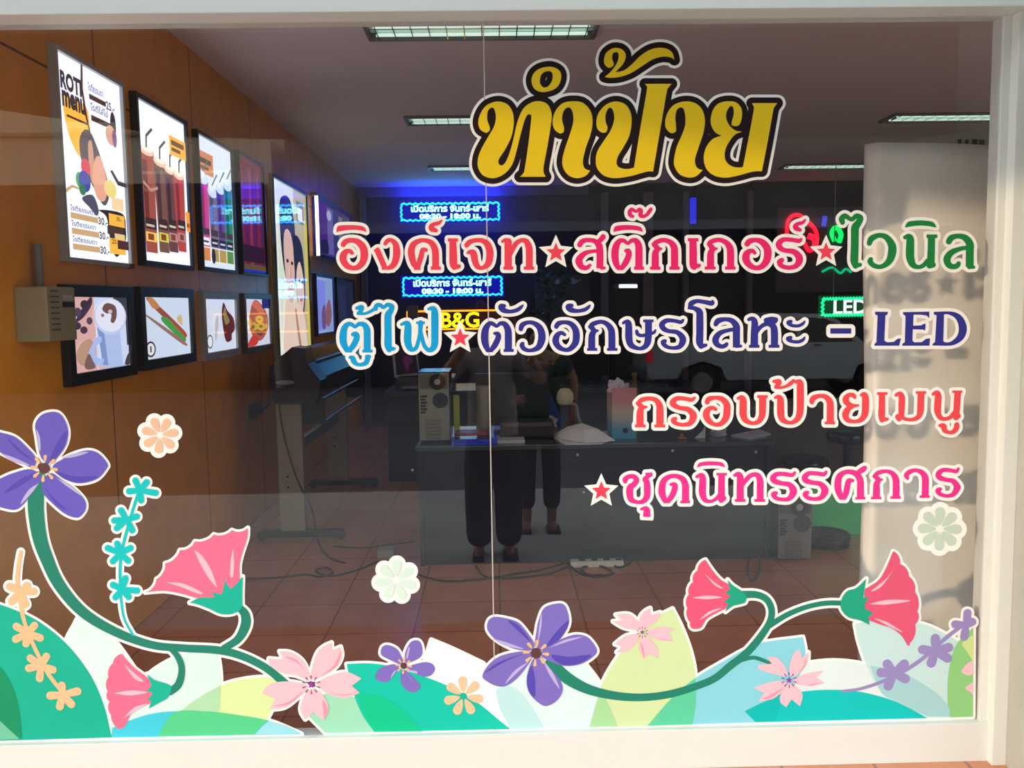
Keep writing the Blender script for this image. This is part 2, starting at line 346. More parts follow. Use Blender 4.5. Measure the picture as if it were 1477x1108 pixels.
roti = [('P', [(.07, .78), (.13, .62), (.28, .52), (.44, .55), (.46, .72), (.40, .80), (.10, .80)], OR, 1),
        ('P', [(.37, 1), (.35, .88), (.40, .74), (.45, .66), (.47, .66), (.43, .74), (.385, .88), (.40, 1)], BR),
        ('T', 'ROTI', .06, .83, .36, .92, DK), ('T', 'menu', .07, .745, .40, .825, DK), ('R', .12, .70, .42, .712, BR),
        ('T', 'โรตีธรรมดา', .46, .89, .70, .93, (100, 90, 130)), ('R', .47, .845, .74, .872, BR), ('T', '25.-', .74, .835, .88, .88, DK),
        ('T', 'โรตีใส่ไข่', .48, .79, .76, .83, (100, 90, 130)), ('R', .48, .735, .80, .765, BR), ('E', .84, .76, .05, .075, DK), ('E', .79, .70, .09, .055, (198, 150, 128)), ('E', .85, .69, .04, .05, (120, 84, 120)),
        ('P', [(.78, .51), (.88, .46), (1.0, .46), (1.0, .435), (.86, .435), (.74, .50)], DK),
        ('P', [(.27, .60), (.36, .67), (.47, .66), (.60, .55), (.68, .45), (.70, .36), (.60, .30), (.45, .38), (.30, .48)], (84, 76, 84), 1),
        ('P', [(.40, .60), (.46, .62), (.48, .50), (.44, .40), (.40, .46)], (190, 140, 118), 1), ('P', [(.50, .54), (.60, .55), (.67, .42), (.62, .33), (.50, .33), (.44, .42)], (208, 152, 128), 1),
        ('E', .34, .475, .07, .045, (196, 66, 86)), ('E', .24, .40, .06, .04, (60, 150, 80)), ('E', .31, .40, .09, .055, (62, 70, 150)), ('E', .27, .355, .05, .03, (56, 110, 80)),
        ('P', [(.0, .33), (.12, .365), (.22, .36), (.22, .35), (.12, .35), (.0, .305)], TN), ('P', [(.25, .31), (.42, .34), (.50, .27), (.46, .235), (.36, .27)], (72, 72, 88), 1),
        ('E', .72, .40, .10, .05, (214, 196, 120)), ('R', .72, .29, .93, .36, (226, 190, 150)),
        ('P', [(.50, .27), (.62, .24), (.66, .12), (.72, .04), (.80, .04), (.93, .12), (.95, .2), (.9, .28)], (46, 36, 38), 1),
        ('R', .66, .20, .93, .265, OR), ('R', .62, .15, .90, .195, (70, 46, 44)), ('R', .74, .10, .92, .16, (210, 180, 120)), ('R', .64, .045, .92, .13, OR), ('R', .78, .075, .98, .125, (70, 40, 44)), ('T', '35.-', .78, .23, .88, .255, DK), ('T', '25', .68, .10, .76, .125, DK)]
for k, vv in enumerate((.195, .118, .04)):
    roti += [('R', .06, vv, .47, vv + .03, TN), ('T', 'โรตีธรรมดา', .06, vv + .04, .42, vv + .068, (100, 90, 120)), ('T', '30.-', .47, vv - .004, .62, vv + .036, DK)]
lightbox([(78, 65), (97, 374), (183, 121), (187, 389)], 'silver framed ROTI menu light box, nearest the window in the upper row', M_silver, roti, 1.3, fb=1)
dr_ = []
for k, (u, c, c2, vt) in enumerate(((.05, (142, 70, 58), (96, 44, 44), .70), (.30, (104, 72, 62), (66, 44, 48), .66), (.50, (92, 58, 60), (58, 36, 46), .635), (.69, (160, 62, 60), (120, 40, 48), .62))):
    w = .235 - .012 * k; b0 = .055 + .012 * k
    dr_ += [('P', [(u - .03, vt), (u + w + .02, vt), (u + w, b0), (u + .015, b0)], c), ('P', [(u + .01, vt - .06), (u + w * .45, vt - .06), (u + w * .45, b0 + .2), (u + .03, b0 + .2)], c2), ('E', u + w / 2, vt, w * .6, .03, (214, 176, 156)), ('E', u + w / 2, vt + .01, w * .46, .018, (232, 214, 200)),
            ('P', [(u + .09, vt + .02), (u + .12, vt + .02), (u + .13, vt + .09), (u + .25, vt + .15), (u + .22, vt + .16), (u + .10, vt + .10)], (70, 72, 76)),
            ('R', u + .015, b0 + .15, u + w, b0 + .22, (54, 36, 42)), ('R', u + .03, b0 + .165, u + w * .8, b0 + .18, (190, 170, 150)), ('R', u + .015, b0 + .07, u + w, b0 + .13, (226, 176, 80) if k == 0 else (190, 182, 66) if k == 1 else (160, 120, 120)), ('R', u + .05, b0 + .08, u + w * .7, b0 + .12, (120, 56, 40))]
dr_ += [('R', .60, .74, .97, .87, (236, 160, 60)), ('R', .64, .81, .93, .845, (90, 60, 30)), ('R', .64, .77, .84, .795, (90, 60, 30)), ('R', .90, .24, .99, .38, (236, 140, 40)), ('R', .91, .27, .98, .30, (150, 70, 30)), ('P', [(.02, .48), (.16, .44), (.30, .47), (.3, .49), (.16, .46), (.02, .50)], (170, 130, 120))]
lightbox([(196, 130), (207, 384), (273, 178), (277, 389)], 'black framed menu light box with four tall brown iced drinks', M_blackf, dr_, 1.3, .026, fb=None)
dr_ = [('R', .02, .72, .44, .89, (204, 128, 84)), ('R', .07, .80, .38, .84, (80, 50, 40)), ('R', .07, .755, .30, .78, (120, 74, 54))]
for k, (u, c, c2, vt) in enumerate(((.0, (196, 70, 130), (150, 40, 100), .68), (.24, (116, 106, 120), (80, 74, 96), .60), (.46, (96, 70, 142), (66, 44, 110), .65), (.68, (46, 130, 96), (24, 92, 70), .70))):
    dr_ += [('P', [(u, vt), (u + .27, vt), (u + .25, .16), (u + .02, .16)], c), ('P', [(u + .04, vt - .05), (u + .13, vt - .05), (u + .13, .3), (u + .05, .3)], c2), ('E', u + .13, vt, .14, .045, (206, 224, 234)), ('E', u + .10, vt + .03, .07, .03, (230, 240, 246)), ('P', [(u + .10, vt + .05), (u + .13, vt + .05), (u + .29, vt + .15), (u + .26, vt + .155)], (80, 104, 104)),
            ('R', u + .02, .05, u + .23, .15, (214, 134, 74) if k == 0 else (180, 150, 80) if k < 3 else (90, 140, 70)), ('R', u + .02, .17, u + .23, .23, (40, 40, 56) if k else (236, 238, 244)), ('R', u + .05, .19, u + .2, .205, (200, 200, 210) if k else (60, 60, 80)), ('R', u + .02, .25, u + .23, .30, (70, 56, 70))]
dr_ += [('E', .28, .09, .06, .06, (40, 44, 60))]
lightbox([(283, 187), (294, 390), (337, 215), (342, 395)], 'black framed light box with pink, purple and green drinks', M_blackf, dr_, 1.0, .022, bgc=(222, 232, 246))
dr_ = [('P', [(.05 + .16 * k, 0.06), (.17 + .16 * k, 0.06), (.16 + .16 * k, .95 - .03 * (k % 3)), (.06 + .16 * k, .93)], c) for k, c in enumerate(((150, 40, 60), (112, 34, 74), (166, 60, 84), (100, 36, 80), (140, 44, 66), (70, 50, 90)))]
dr_ += [('R', 0, 0, 1, .07, (120, 96, 60)), ('R', .05, .09, .95, .24, (58, 26, 44)), ('R', 0.0, .0, 1.0, .02, (40, 60, 230))]
lightbox([(341, 213), (353, 398), (381, 240), (387, 398)], 'dim black framed light box with deep red and purple picture', M_blackf, dr_, 0.55, .024, bgc=(120, 30, 60))
po = [('R', .0, .0, .10, 1.0, (232, 236, 224)), ('R', .58, 0, 1, 1, (182, 176, 140)), ('P', [(.92, 0), (1, 0), (1, .8), (.90, .9)], (206, 190, 92)), ('R', .66, .80, .90, .94, (128, 126, 92)), ('R', .70, .82, .86, .90, (232, 232, 244)),
      ('P', [(.18, .60), (.16, .86), (.30, .93), (.48, .92), (.58, .80), (.60, .66), (.62, .55), (.52, .40), (.30, .42)], (44, 44, 66), 1),
      ('P', [(.26, .70), (.36, .74), (.48, .70), (.54, .56), (.52, .40), (.44, .30), (.34, .30), (.28, .42), (.24, .58)], (214, 178, 166), 1),
      ('P', [(.52, .66), (.64, .72), (.80, .66), (.86, .50), (.84, .30), (.72, .2), (.58, .36)], (38, 42, 62), 1), ('P', [(.60, .50), (.70, .56), (.80, .48), (.82, .34), (.74, .24), (.64, .28), (.58, .38)], (222, 192, 176), 1),
      ('P', [(.24, .32), (.40, .30), (.62, .30), (.80, .22), (.86, .06), (.82, .0), (.16, .0), (.18, .2)], (226, 202, 188), 1), ('P', [(.50, .26), (.54, .27), (.62, .12), (.68, .02), (.60, .02), (.55, .12)], (176, 130, 118)),
      ('E', .33, .55, .035, .012, (52, 40, 50)), ('E', .46, .54, .035, .012, (52, 40, 50)), ('E', .67, .44, .03, .011, (52, 40, 50)), ('E', .77, .43, .03, .011, (52, 40, 50)), ('E', .40, .39, .06, .014, (196, 110, 120)), ('E', .71, .32, .05, .013, (196, 110, 120)), ('P', [(.39, .52), (.42, .52), (.43, .44), (.37, .44)], (200, 158, 146))]
lightbox([(391, 247), (405, 521), (446, 281), (449, 505)], 'tall portrait light box of two dark-haired faces, spanning both rows', M_blackf, po, 0.95, .03, bgc=(214, 222, 204))
po = [('R', .02, .02, .30, .98, (92, 50, 150)), ('R', .30, .05, .46, .95, (130, 116, 200)), ('R', .46, .02, .62, .96, (70, 74, 140)), ('R', .62, .1, .74, .9, (150, 140, 160)), ('R', .74, .02, .97, .97, (88, 90, 130)), ('E', .35, .8, .06, .1, (210, 220, 255)), ('P', [(.05, .05), (.3, .06), (.28, .3), (.1, .24)], (44, 44, 90), 1)]
lightbox([(454, 276), (457, 377), (508, 312), (507, 379)], 'far violet and blue light box behind the white tube', mat('blue_frame', (40, 44, 150), 0.3), po, 0.5, .04, bgc=(80, 60, 140))
cup = [('R', 0, 0, .40, 1, (220, 170, 166)), ('P', [(.0, .62), (.2, .72), (.36, .9), (.34, 1), (.14, .78), (.0, .55)], (70, 50, 70), 1), ('E', .12, .80, .06, .06, (80, 64, 90)), ('E', .24, .90, .07, .06, (60, 46, 66)), ('E', .1, .62, .06, .05, (66, 50, 70)), ('E', .2, .56, .06, .05, (74, 56, 76)), ('E', .3, .68, .05, .05, (86, 70, 92)),
       ('R', .74, .3, 1.0, 1, (60, 62, 72)), ('R', .40, .0, 1, .08, (206, 184, 196)), ('P', [(.40, .74), (.95, .70), (.96, .06), (.86, .0), (.60, .0), (.48, .08)], (176, 194, 236)), ('P', [(.40, .70), (.52, .66), (.58, .04), (.48, .06)], (130, 150, 200)), ('P', [(.82, .66), (.95, .7), (.96, .06), (.86, .02)], (206, 216, 244)),
       ('E', .67, .73, .30, .26, (196, 204, 236)), ('E', .67, .745, .275, .235, (228, 230, 248)), ('P', [(.52, .84), (.60, .92), (.76, .88), (.78, .74), (.72, .64), (.66, .66), (.68, .76), (.58, .78)], (112, 80, 76), 1), ('E', .52, .75, .03, .025, (150, 118, 112)), ('E', .66, .80, .04, .03, (200, 186, 190)),
       ('P', [(.46, .46), (.34, .42), (.24, .26), (.28, .10), (.44, .06), (.5, .14), (.40, .16), (.34, .24), (.38, .34), (.47, .38)], (170, 190, 236), 1), ('P', [(.04, .22), (.12, .38), (.26, .44), (.32, .38), (.24, .26), (.22, .1), (.1, .1)], (188, 148, 126), 1), ('P', [(.16, .1), (.24, .24), (.30, .14), (.34, .04), (.2, .03)], (120, 96, 92), 1), ('P', [(.88, .02), (.99, .02), (.99, .18), (.93, .14)], (70, 60, 64), 1)]
lightbox([(98, 409), (98, 559), (192, 415), (197, 541)], 'black framed coffee cup light box beside the wall control box', M_blackf, cup, .95, .05, bgc=(206, 216, 244))
sw = [('P', [(.12, .92), (.22, .94), (.86, .42), (.90, .30), (.80, .34)], (150, 76, 66), 1), ('P', [(.10, .98), (.2, .99), (.34, .84), (.2, .82)], (190, 128, 80), 1), ('P', [(.36, .62), (.48, .66), (.84, .34), (.88, .22), (.7, .32)], (74, 150, 74), 1), ('P', [(.05, .70), (.14, .68), (.86, .22), (.80, .18)], (150, 110, 100), 1), ('P', [(.70, .66), (.80, .70), (.82, .52), (.72, .58)], (206, 180, 130), 1), ('P', [(.56, .6), (.66, .56), (.9, .36), (.86, .32)], (176, 66, 60), 1),
      ('E', .11, .16, .10, .13, (66, 50, 56)), ('E', .11, .16, .075, .10, (224, 224, 226)), ('R', .095, .11, .125, .21, (110, 66, 60))]
lightbox([(197, 412), (212, 536), (279, 418), (283, 520)], 'black framed sandwich light box with round emblem in its corner', M_blackf, sw, .95, .05, bgc=(206, 218, 238))
rb = [('P', [(.55, .72), (.62, .94), (.74, .78), (.94, .62), (.98, .40), (.86, .30), (.84, .18), (.66, .16), (.58, .4)], (88, 32, 40), 1), ('P', [(.60, .70), (.66, .86), (.72, .7), (.8, .56), (.66, .5)], (130, 120, 80), 1), ('P', [(.32, .2), (.42, .5), (.40, .7), (.30, .5)], (174, 180, 190), 1), ('E', .14, .2, .09, .13, (66, 46, 60)), ('E', .14, .2, .07, .105, (220, 222, 228))]
lightbox([(288, 418), (300, 521), (344, 424), (346, 511)], 'silver framed light box of grilled ribs on white plate', M_silver, rb, 1.0, .045, bgc=(206, 214, 232))
mt = [('P', [(.3, .9), (.5, .98), (.8, .8), (.95, .6), (.9, .3), (.6, .1), (.3, .2), (.15, .5)], (168, 88, 80), 1), ('P', [(.3, .9), (.5, .96), (.8, .74), (.6, .7)], (206, 112, 90), 1), ('P', [(.1, .1), (.3, .24), (.5, .14), (.4, .02), (.1, .0)], (196, 60, 50), 1), ('P', [(.25, .4), (.5, .5), (.85, .38), (.6, .2)], (112, 60, 64), 1), ('R', .7, .8, 1, 1, (40, 44, 110))]
lightbox([(351, 422), (356, 510), (391, 425), (394, 503)], 'small light box of red meat slices left of the tall portrait', mat('pewter_frame', (110, 108, 112), 0.35, 0.5), mt, .9, .04, bgc=(214, 214, 232))
mt = [('R', .06, .05, .56, .95, (140, 150, 250)), ('R', .56, .02, .95, .98, (150, 176, 226)), ('P', [(.6, .5), (.8, .6), (.9, .3), (.7, .1), (.5, .2)], (150, 100, 120), 1), ('P', [(.3, .4), (.5, .5), (.5, .1), (.3, .1)], (120, 90, 140), 1)]
lightbox([(455, 395), (459, 488), (482, 398), (483, 480)], 'pale blue light box far along the wall, right of the tall portrait', mat('blue_frame', (40, 44, 150), 0.3), mt, .7, .03, bgc=(160, 190, 240))
lightbox([(486, 401), (488, 478), (512, 403), (512, 474)], 'dark faintly glowing panel farthest along the orange wall', M_blackf, [('R', .1, .1, .5, .9, (60, 70, 120)), ('R', .55, .05, .9, .95, (46, 54, 96))], .35, .03, bgc=(50, 56, 96))  # dark panel given a weak glow of its own
# lit tube between the portrait and the violet box
a = on_x(450, 277, FX); b = on_x(456, 374, FX); yy = (a[1] + b[1]) / 2
t = empty('fluorescent_tube', (FX, yy, b[2]), 'lit white fluorescent tube standing upright beside the tall portrait box', 'light tube')
MB().cyl((FX + .03, yy, b[2] + .03), (FX + .03, yy, a[2] - .03), .016, n=12).build('tube', glow('tube_white', (255, 252, 246), 2.6), t)
for z0, z1 in ((b[2], b[2] + .03), (a[2] - .03, a[2])): MB().cyl((FX + .03, yy, z0), (FX + .03, yy, z1), .019, n=12).box((XL, yy - .012, z0), (FX + .03, yy + .012, z1)).build('end_cap', M_silver, t)

# wall control box with conduit
Xm = -1.60
a = on_x(67, 413, Xm); b = on_x(112, 490, Xm)
r = empty('control_box', (XL, (a[1] + b[1]) / 2, b[2]), 'beige vented control box on orange wall under a conduit pipe', 'electrical box')
MB().box((XL, a[1], b[2]), (Xm, b[1], a[2]), bev=.008).build('casing', mat('beige_plastic', (150, 136, 104), 0.5), r)
v = MB()
for k in range(8):
    z = b[2] + .04 + k * .02; v.box((Xm - .003, a[1] + .02, z), (Xm + .002, a[1] + .08, z + .006))
v.build('vent', mat('vent_dark', (90, 80, 62), 0.6), r)
MB().box((Xm - .002, b[1] - .10, a[2] - .075), (Xm + .003, b[1] - .015, a[2] - .055)).build('switch', M_blackf, r)
MB().box((Xm - .002, b[1] - .095, a[2] - .05), (Xm + .001, b[1] - .02, a[2] - .03)).build('label_plate', M_silver, r)
MB().cyl((XL + .03, a[1] + .13, a[2] - .01), (XL + .03, a[1] + .13, a[2] + .16), .016, n=12).build('conduit', mat('conduit_grey', (120, 112, 100), 0.5), r)
# socket with two plugs
a = on_x(366, 592, XL)
r = empty('wall_socket', a, 'wall socket with two black plugs below the meat slices box', 'socket')
MB().box((XL, a[1] - .16, a[2] - .05), (XL + .012, a[1] + .16, a[2] + .05), bev=.004).build('plate', mat('socket_brown', (120, 96, 66), 0.5), r)
for dy, c in ((-.13, a[2] - .005), (.0, a[2])): MB().cyl((XL, a[1] + dy, c), (XL + .06, a[1] + dy, c), .034, n=16).build('plug', M_blackf, r)
MB().tube([(XL + .05, a[1], a[2]), (XL + .07, a[1] + .14, a[2] + .03), (XL + .05, a[1] + .26, a[2] + .08)], .014).build('lead', mat('steel_blue', (70, 84, 110), 0.4), r)

# ------------------------------------------------------------------ LED signs at the back
YS = 8.2
def led_sign(px0, px1, lines, label, col, panel, es, txtcol, Y=YS, wavy=True, pes=.6, board_t=.03, back=None, glowtop=False, tes=None):
    A = on_y(*px0, Y); B = on_y(*px1, Y); x0, z1, x1, z0 = A[0], A[2], B[0], B[2]
    r = empty('led_sign', ((x0 + x1) / 2, Y + .04, z0), label, 'LED sign', 'lit LED signs')
    MB().box((x0, Y, z0), (x1, Y + board_t, z1), bev=.005).build('panel', glow('panel_%d%d%d' % panel, panel, pes, .3), r)
    if back is not None:
        MB().box(((x0 + x1) / 2 - .02, Y + board_t, (z0 + z1) / 2 - .02), ((x0 + x1) / 2 + .02, back, (z0 + z1) / 2 + .02)).build('bracket', M_blackf, r)
    if glowtop: MB().box((x0 + .03, Y + board_t + .001, z1 - .03), (x1 - .03, Y + board_t + .02, z1 - .004)).build('backlight_strip', glow('backlight_blue', (26, 44, 255), 110.0), r)
    bd = MB(); m = .03; pts = []
    def edge(ax, az, bx, bz, n):
        for k in range(n): t = k / n; o = (.009 * math.sin(k * math.pi) if False else .008 * (1 if k % 2 else -1)) if wavy else 0; pts.append((ax + (bx - ax) * t + (o if abs(bz - az) > abs(bx - ax) else 0), Y - .012, az + (bz - az) * t + (o if abs(bx - ax) > abs(bz - az) else 0)))
    nx = 34 if wavy else 4; nz = 8 if wavy else 2
    edge(x0 + m, z1 - m, x1 - m, z1 - m, nx); edge(x1 - m, z1 - m, x1 - m, z0 + m, nz); edge(x1 - m, z0 + m, x0 + m, z0 + m, nx); edge(x0 + m, z0 + m, x0 + m, z1 - m, nz); pts.append(pts[0])
    bd.tube(pts, .012, 6, 0, 1); bd.build('border', glow('led_border_%d%d%d' % col, col, es, .4), r)
    for (tx, u0, v0, u1, v1, bold) in lines:
        vs, fs = text_geo(tx, 1, bold); w0 = min(q[0] for q in vs); w1 = max(q[0] for q in vs); h0 = min(q[1] for q in vs); h1 = max(q[1] for q in vs)
        MB().add([(x0 + (u0 + (q[0] - w0) / (w1 - w0) * (u1 - u0)) * (x1 - x0), Y - .008, z0 + (v0 + (q[1] - h0) / (h1 - h0) * (v1 - v0)) * (z1 - z0)) for q in vs], fs).build('lettering', glow('led_text_%d%d%d' % txtcol, txtcol, tes or es, .4), r)
    return r
hrs = [('เปิดบริการ จันทร์-เสาร์', .12, .50, .88, .84, .035), ('08:30 - 18:00 น.', .20, .17, .80, .42, .05)]
led_sign((575, 291), (723, 320), hrs, 'blue LED opening hours sign, the upper one above the red lettering', (20, 140, 255), (4, 4, 200), 5.0, (120, 232, 255), back=8.5, glowtop=True)
led_sign((578, 398), (727, 428), hrs, 'blue LED opening hours sign, the lower one below the red lettering', (20, 140, 255), (4, 4, 200), 4.6, (120, 232, 255), back=8.5)
led_sign((584, 446), (728, 477), [('B&G', .36, .16, .745, .84, .02)], 'orange LED B&G sign below the lower blue sign', (255, 150, 10), (60, 14, 8), 1.9, (255, 226, 10), wavy=False, pes=.4, back=8.5)
YG = 6.0
rg = led_sign((1182, 427), (1262, 458), [('LED', .25, .18, .85, .82, .025)], 'green LED sign reading LED, against the left edge of white banner', (10, 230, 120), (0, 70, 34), 2.6, (236, 255, 246), Y=YG, pes=.8, tes=1.1)
a = on_y(1200, 427, YG)
MB().cyl((a[0] + .02, YG + .015, a[2] - .02), (a[0] + .02, YG + .015, ZC), .004).cyl((a[0] + .34, YG + .015, a[2] - .02), (a[0] + .34, YG + .015, ZC), .004).build('hanger', M_silver, rg)
# neon board top right
a = on_y(1121, 300, 8.25); b = on_y(1262, 420, 8.25)
r = empty('neon_board', ((a[0] + b[0]) / 2, 8.3, b[2]), 'grey board with red and green neon shapes, right of red star', 'neon sign')
MB().box((a[0], 8.24, b[2]), (b[0], 8.3, a[2]), bev=.01).build('board', mat('board_grey', (110, 106, 116), 0.5), r)
def neon(pts, c, es, rad=.02):
    P = [on_y(x, y, 8.215) for x, y in pts]; MB().tube(P, rad, 8, 0, 5).build('neon_shape', glow('neon_%d%d%d' % c, c, es), r)
neon([(1135, 345), (1137, 318), (1150, 310), (1163, 318), (1176, 332), (1178, 350), (1168, 362), (1160, 350)], (255, 24, 50), 1.7, .024)
neon([(1166, 340), (1175, 345), (1176, 356)], (255, 30, 60), 1.4, .04)
neon([(1204, 348), (1200, 336), (1206, 328), (1213, 338), (1210, 350)], (10, 210, 90), 1.5, .03)
neon([(1186, 392), (1200, 386), (1212, 394), (1220, 388), (1228, 393)], (10, 190, 120), .9, .015)
neon([(1190, 312), (1188, 326)], (70, 70, 200), 1.0, .03)
# blue strip light on the post
a = on_y(1001, 285, 8.2); b = on_y(1001, 322, 8.2)
tag(MB().box((a[0] - .03, 8.2, b[2]), (a[0] + .03, 8.3, a[2])).build('strip_light', glow('strip_blue', (36, 36, 190), 1.2), None, (a[0], 8.3, b[2])), 'thin vertical blue strip light on black back panel', 'strip light')
# white line lamp behind the second row
a = on_y(893, 413, 7.9); b = on_y(919, 413, 7.9)
r = empty('batten_lamp', ((a[0] + b[0]) / 2, 7.9, a[2]), 'short white batten lamp at the back, below the pink lettering', 'lamp')
MB().cyl(a, b, .02, n=10).build('tube', glow('tube_cool', (220, 244, 250), 2.0), r)
MB().box((a[0], 7.92, a[2] - .02), (b[0], 8.4, a[2] + .03)).build('housing', M_silver, r)
# ------------------------------------------------------------------ furniture and things on the floor
M_desk = mat('dark_desk', (36, 39, 52), 0.45, 0, 0.4, var=0.05, scale=4)
M_desktop = mat('dark_desktop', (70, 78, 84), 0.18, 0, 0.5)
DX0, DX1, DYF, DYB, DZ = -.455, 1.575, 2.2, 3.02, .70
r = empty('desk', ((DX0 + DX1) / 2, 2.5, 0), 'long dark office desk with plain front panel, across the shop', 'desk')
MB().box((DX0 - .01, DYF, DZ - .028), (DX1 + .01, DYB, DZ), bev=.004).build('top', M_desktop, r)
MB().box((DX0 + .025, DYF + .04, .0), (DX1 - .025, DYF + .06, DZ - .028)).build('front_panel', M_desk, r)
for x in (DX0, DX1 - .025): MB().box((x, DYF + .02, 0), (x + .025, DYB - .02, DZ - .028)).build('side_panel', M_desk, r)
for px, py in ((833, 656), (842, 710), (595, 678), (1090, 652), (970, 650)):
    a = on_y(px, py, DYF + .04)
    if a[2] < DZ - .04: MB().cyl((a[0], DYF + .036, a[2]), (a[0], DYF + .042, a[2]), .008, n=12).build('screw_cap', mat('cap_white', (200, 200, 205), 0.4), r)

def pc_tower(x0, x1, y0, z0, h, label, tone, dep=.44):
    r = empty('computer_tower', ((x0 + x1) / 2, y0 + dep / 2, z0), label, 'computer')
    w = x1 - x0
    MB().box((x0, y0, z0 + .012), (x1, y0 + dep, z0 + h), bev=.004).build('case', mat('pc_case_%d' % tone[0], (40, 42, 50), 0.16), r)
    MB().box((x0 + .004, y0 - .003, z0 + .016), (x1 - .004, y0 + .002, z0 + h - .008)).build('back_plate', mat('pc_plate_%d' % tone[0], tone, 0.4, 0.4, var=.06), r)
    for k in (0, 1): MB().box((x0 + .02 + k * (w - .06), y0 + .03, z0), (x0 + .04 + k * (w - .06), y0 + dep - .03, z0 + .012)).build('foot', M_blackf, r)
    p = MB().box((x0 + .01, y0 - .006, z0 + h * .76), (x1 - .01, y0 - .003, z0 + h * .965)); p.build('power_supply', mat('psu_%d' % tone[0], tuple(int(v * .72) for v in tone), 0.4, 0.4), r)
    def fan(cx, cz, rr, m, hub):
        g = MB().cyl((cx, y0 - .0075, cz), (cx, y0 - .003, cz), rr, n=24); o = g.build('fan_grille', m, r)
        MB().cyl((cx, y0 - .009, cz), (cx, y0 - .007, cz), rr * .38, n=16).build('fan_hub', hub, o)
        for q in range(3):
            MB().lathe((cx, y0 - .0085, cz), [(rr * (.55 + .18 * q) - .0015, 0), (rr * (.55 + .18 * q) - .0015, .002), (rr * (.55 + .18 * q) + .0015, .002), (rr * (.55 + .18 * q) + .0015, 0)], 24, 0, 'Y').build('grille_ring', mat('ring_grey', (92, 94, 92), .4, .5), o)
    fan(x0 + w * .62, z0 + h * .86, w * .26, mat('fan_dark', (38, 38, 40), .5), mat('hub_pale', (170, 170, 165), .4))
    fan(x0 + w * .70, z0 + h * .60, w * .25, mat('fan_mid', (58, 60, 62), .5), mat('fan_dark', (38, 38, 40), .5))
    io = MB()
    for k in range(6): io.box((x0 + .014, y0 - .007, z0 + h * (.42 + .045 * k)), (x0 + .014 + w * (.16 + .05 * (k % 2)), y0 - .003, z0 + h * (.45 + .045 * k)))
    io.build('port_panel', M_blackf, r)
    for k in range(6): MB().box((x0 + w * .22, y0 - .006, z0 + h * (.05 + .05 * k)), (x1 - w * .28, y0 - .003, z0 + h * (.085 + .05 * k))).build('slot_cover', mat('slot_%d' % tone[0], tuple(int(v * .86) for v in tone), .4, .4), r)
    return r
pc_tower(-.455, -.272, 2.34, DZ, .415, 'beige computer tower with its back turned, standing on the desk', (150, 150, 136), .30)
pc_tower(1.60, 1.80, 2.17, 0, .37, 'grey computer tower on the floor at the right end of desk', (132, 128, 124))

# cutting plotter on its stand
r = empty('cutting_plotter', (-1.32, 3.6, 0), 'long dark vinyl cutting plotter on beige T-legs beside the orange wall', 'plotter')
YP0, YP1 = 2.78, 4.7
prof = [on_y(x, y, YP0) for x, y in ((394, 572), (389, 548), (392, 530), (424, 503), (437, 505), (441, 527), (459, 547), (456, 572), (448, 580), (400, 580))]
def at_y(P, Y): return [(p[0], Y, p[2]) for p in P]
M_pl = mat('plotter_plastic', (40, 38, 56), 0.3, 0, 0.7)
MB().prism(at_y(prof, YP0 + .22), (0, YP1 - YP0 - .44, 0)).build('body', M_pl, r)
cap = [(p[0] + (-.012 if p[0] < -1.25 else .012), p[1], p[2] + (.01 if p[2] > 1.1 else -.01)) for p in prof]
for y in (YP0, YP1 - .22): MB().prism(at_y(cap, y), (0, .22, 0)).build('end_cover', mat('plotter_cap', (52, 44, 50), 0.35), r)
a = on_y(411, 552, YP0 - .006); MB().sphere(a, .06, 0, (1.0, .1, .26)).build('badge', mat('badge_grey', (130, 136, 150), .3), r)
p1 = on_y(441, 520, YP0); MB().cyl((p1[0] + .005, YP0 + .22, p1[2] - .02), (p1[0] + .005, YP1 - .22, p1[2] - .02), .012, n=10).build('roller', mat('steel', (150, 150, 160), .25, .8), r)
M_beige = mat('beige_leg', (152, 142, 122), 0.45)
for y, name in ((2.83, 'leg'), (4.45, 'leg')):
    x0, x1 = -1.405, -1.245
    l = MB().box((x0, y, .06), (x1, y + .07, .96), bev=.006).build(name, M_beige, r)
    h = MB()
    for z in (.42, .35): h.cyl((x0 + .06, y - .002, z), (x0 + .06, y + .01, z), .008, n=10)
    h.build('hole', M_blackf, l)
    b = MB().box((-1.55, y - .02, .025), (-1.0, y + .06, .065), bev=.008).build('foot', M_blackf, r)
    for x in (-1.53, -1.02): MB().cyl((x, y - .005, .027), (x, y + .045, .027), .027, n=14).build('caster', M_blackf, b)
MB().box((-1.345, 2.9, .55), (-1.305, 4.45, .62)).build('cross_beam', mat('beam_grey', (90, 96, 110), .4, .3), r)
for z, x in ((.90, -1.14), (.76, -1.12)): MB().cyl((x, 2.88, z), (x, 4.5, z), .014, n=10).build('media_rail', mat('rail_blue', (96, 110, 150), .25, .6), r)
for y in (2.87, 4.48): MB().box((-1.25, y - .012, .75), (-1.10, y + .012, .92)).build('rail_bracket', M_blackf, r)
pw = [on_y(402, 580, 2.76), on_y(410, 630, 2.75), on_y(428, 690, 2.72), on_y(450, 735, 2.6)]; pw = [(p[0], p[1], p[2]) for p in pw] + [on_z(456, 770, .02), on_z(464, 792, .012), on_z(478, 806, .012), on_z(498, 812, .012)]
MB().tube(pw, .006).build('power_lead', M_blackf, r)

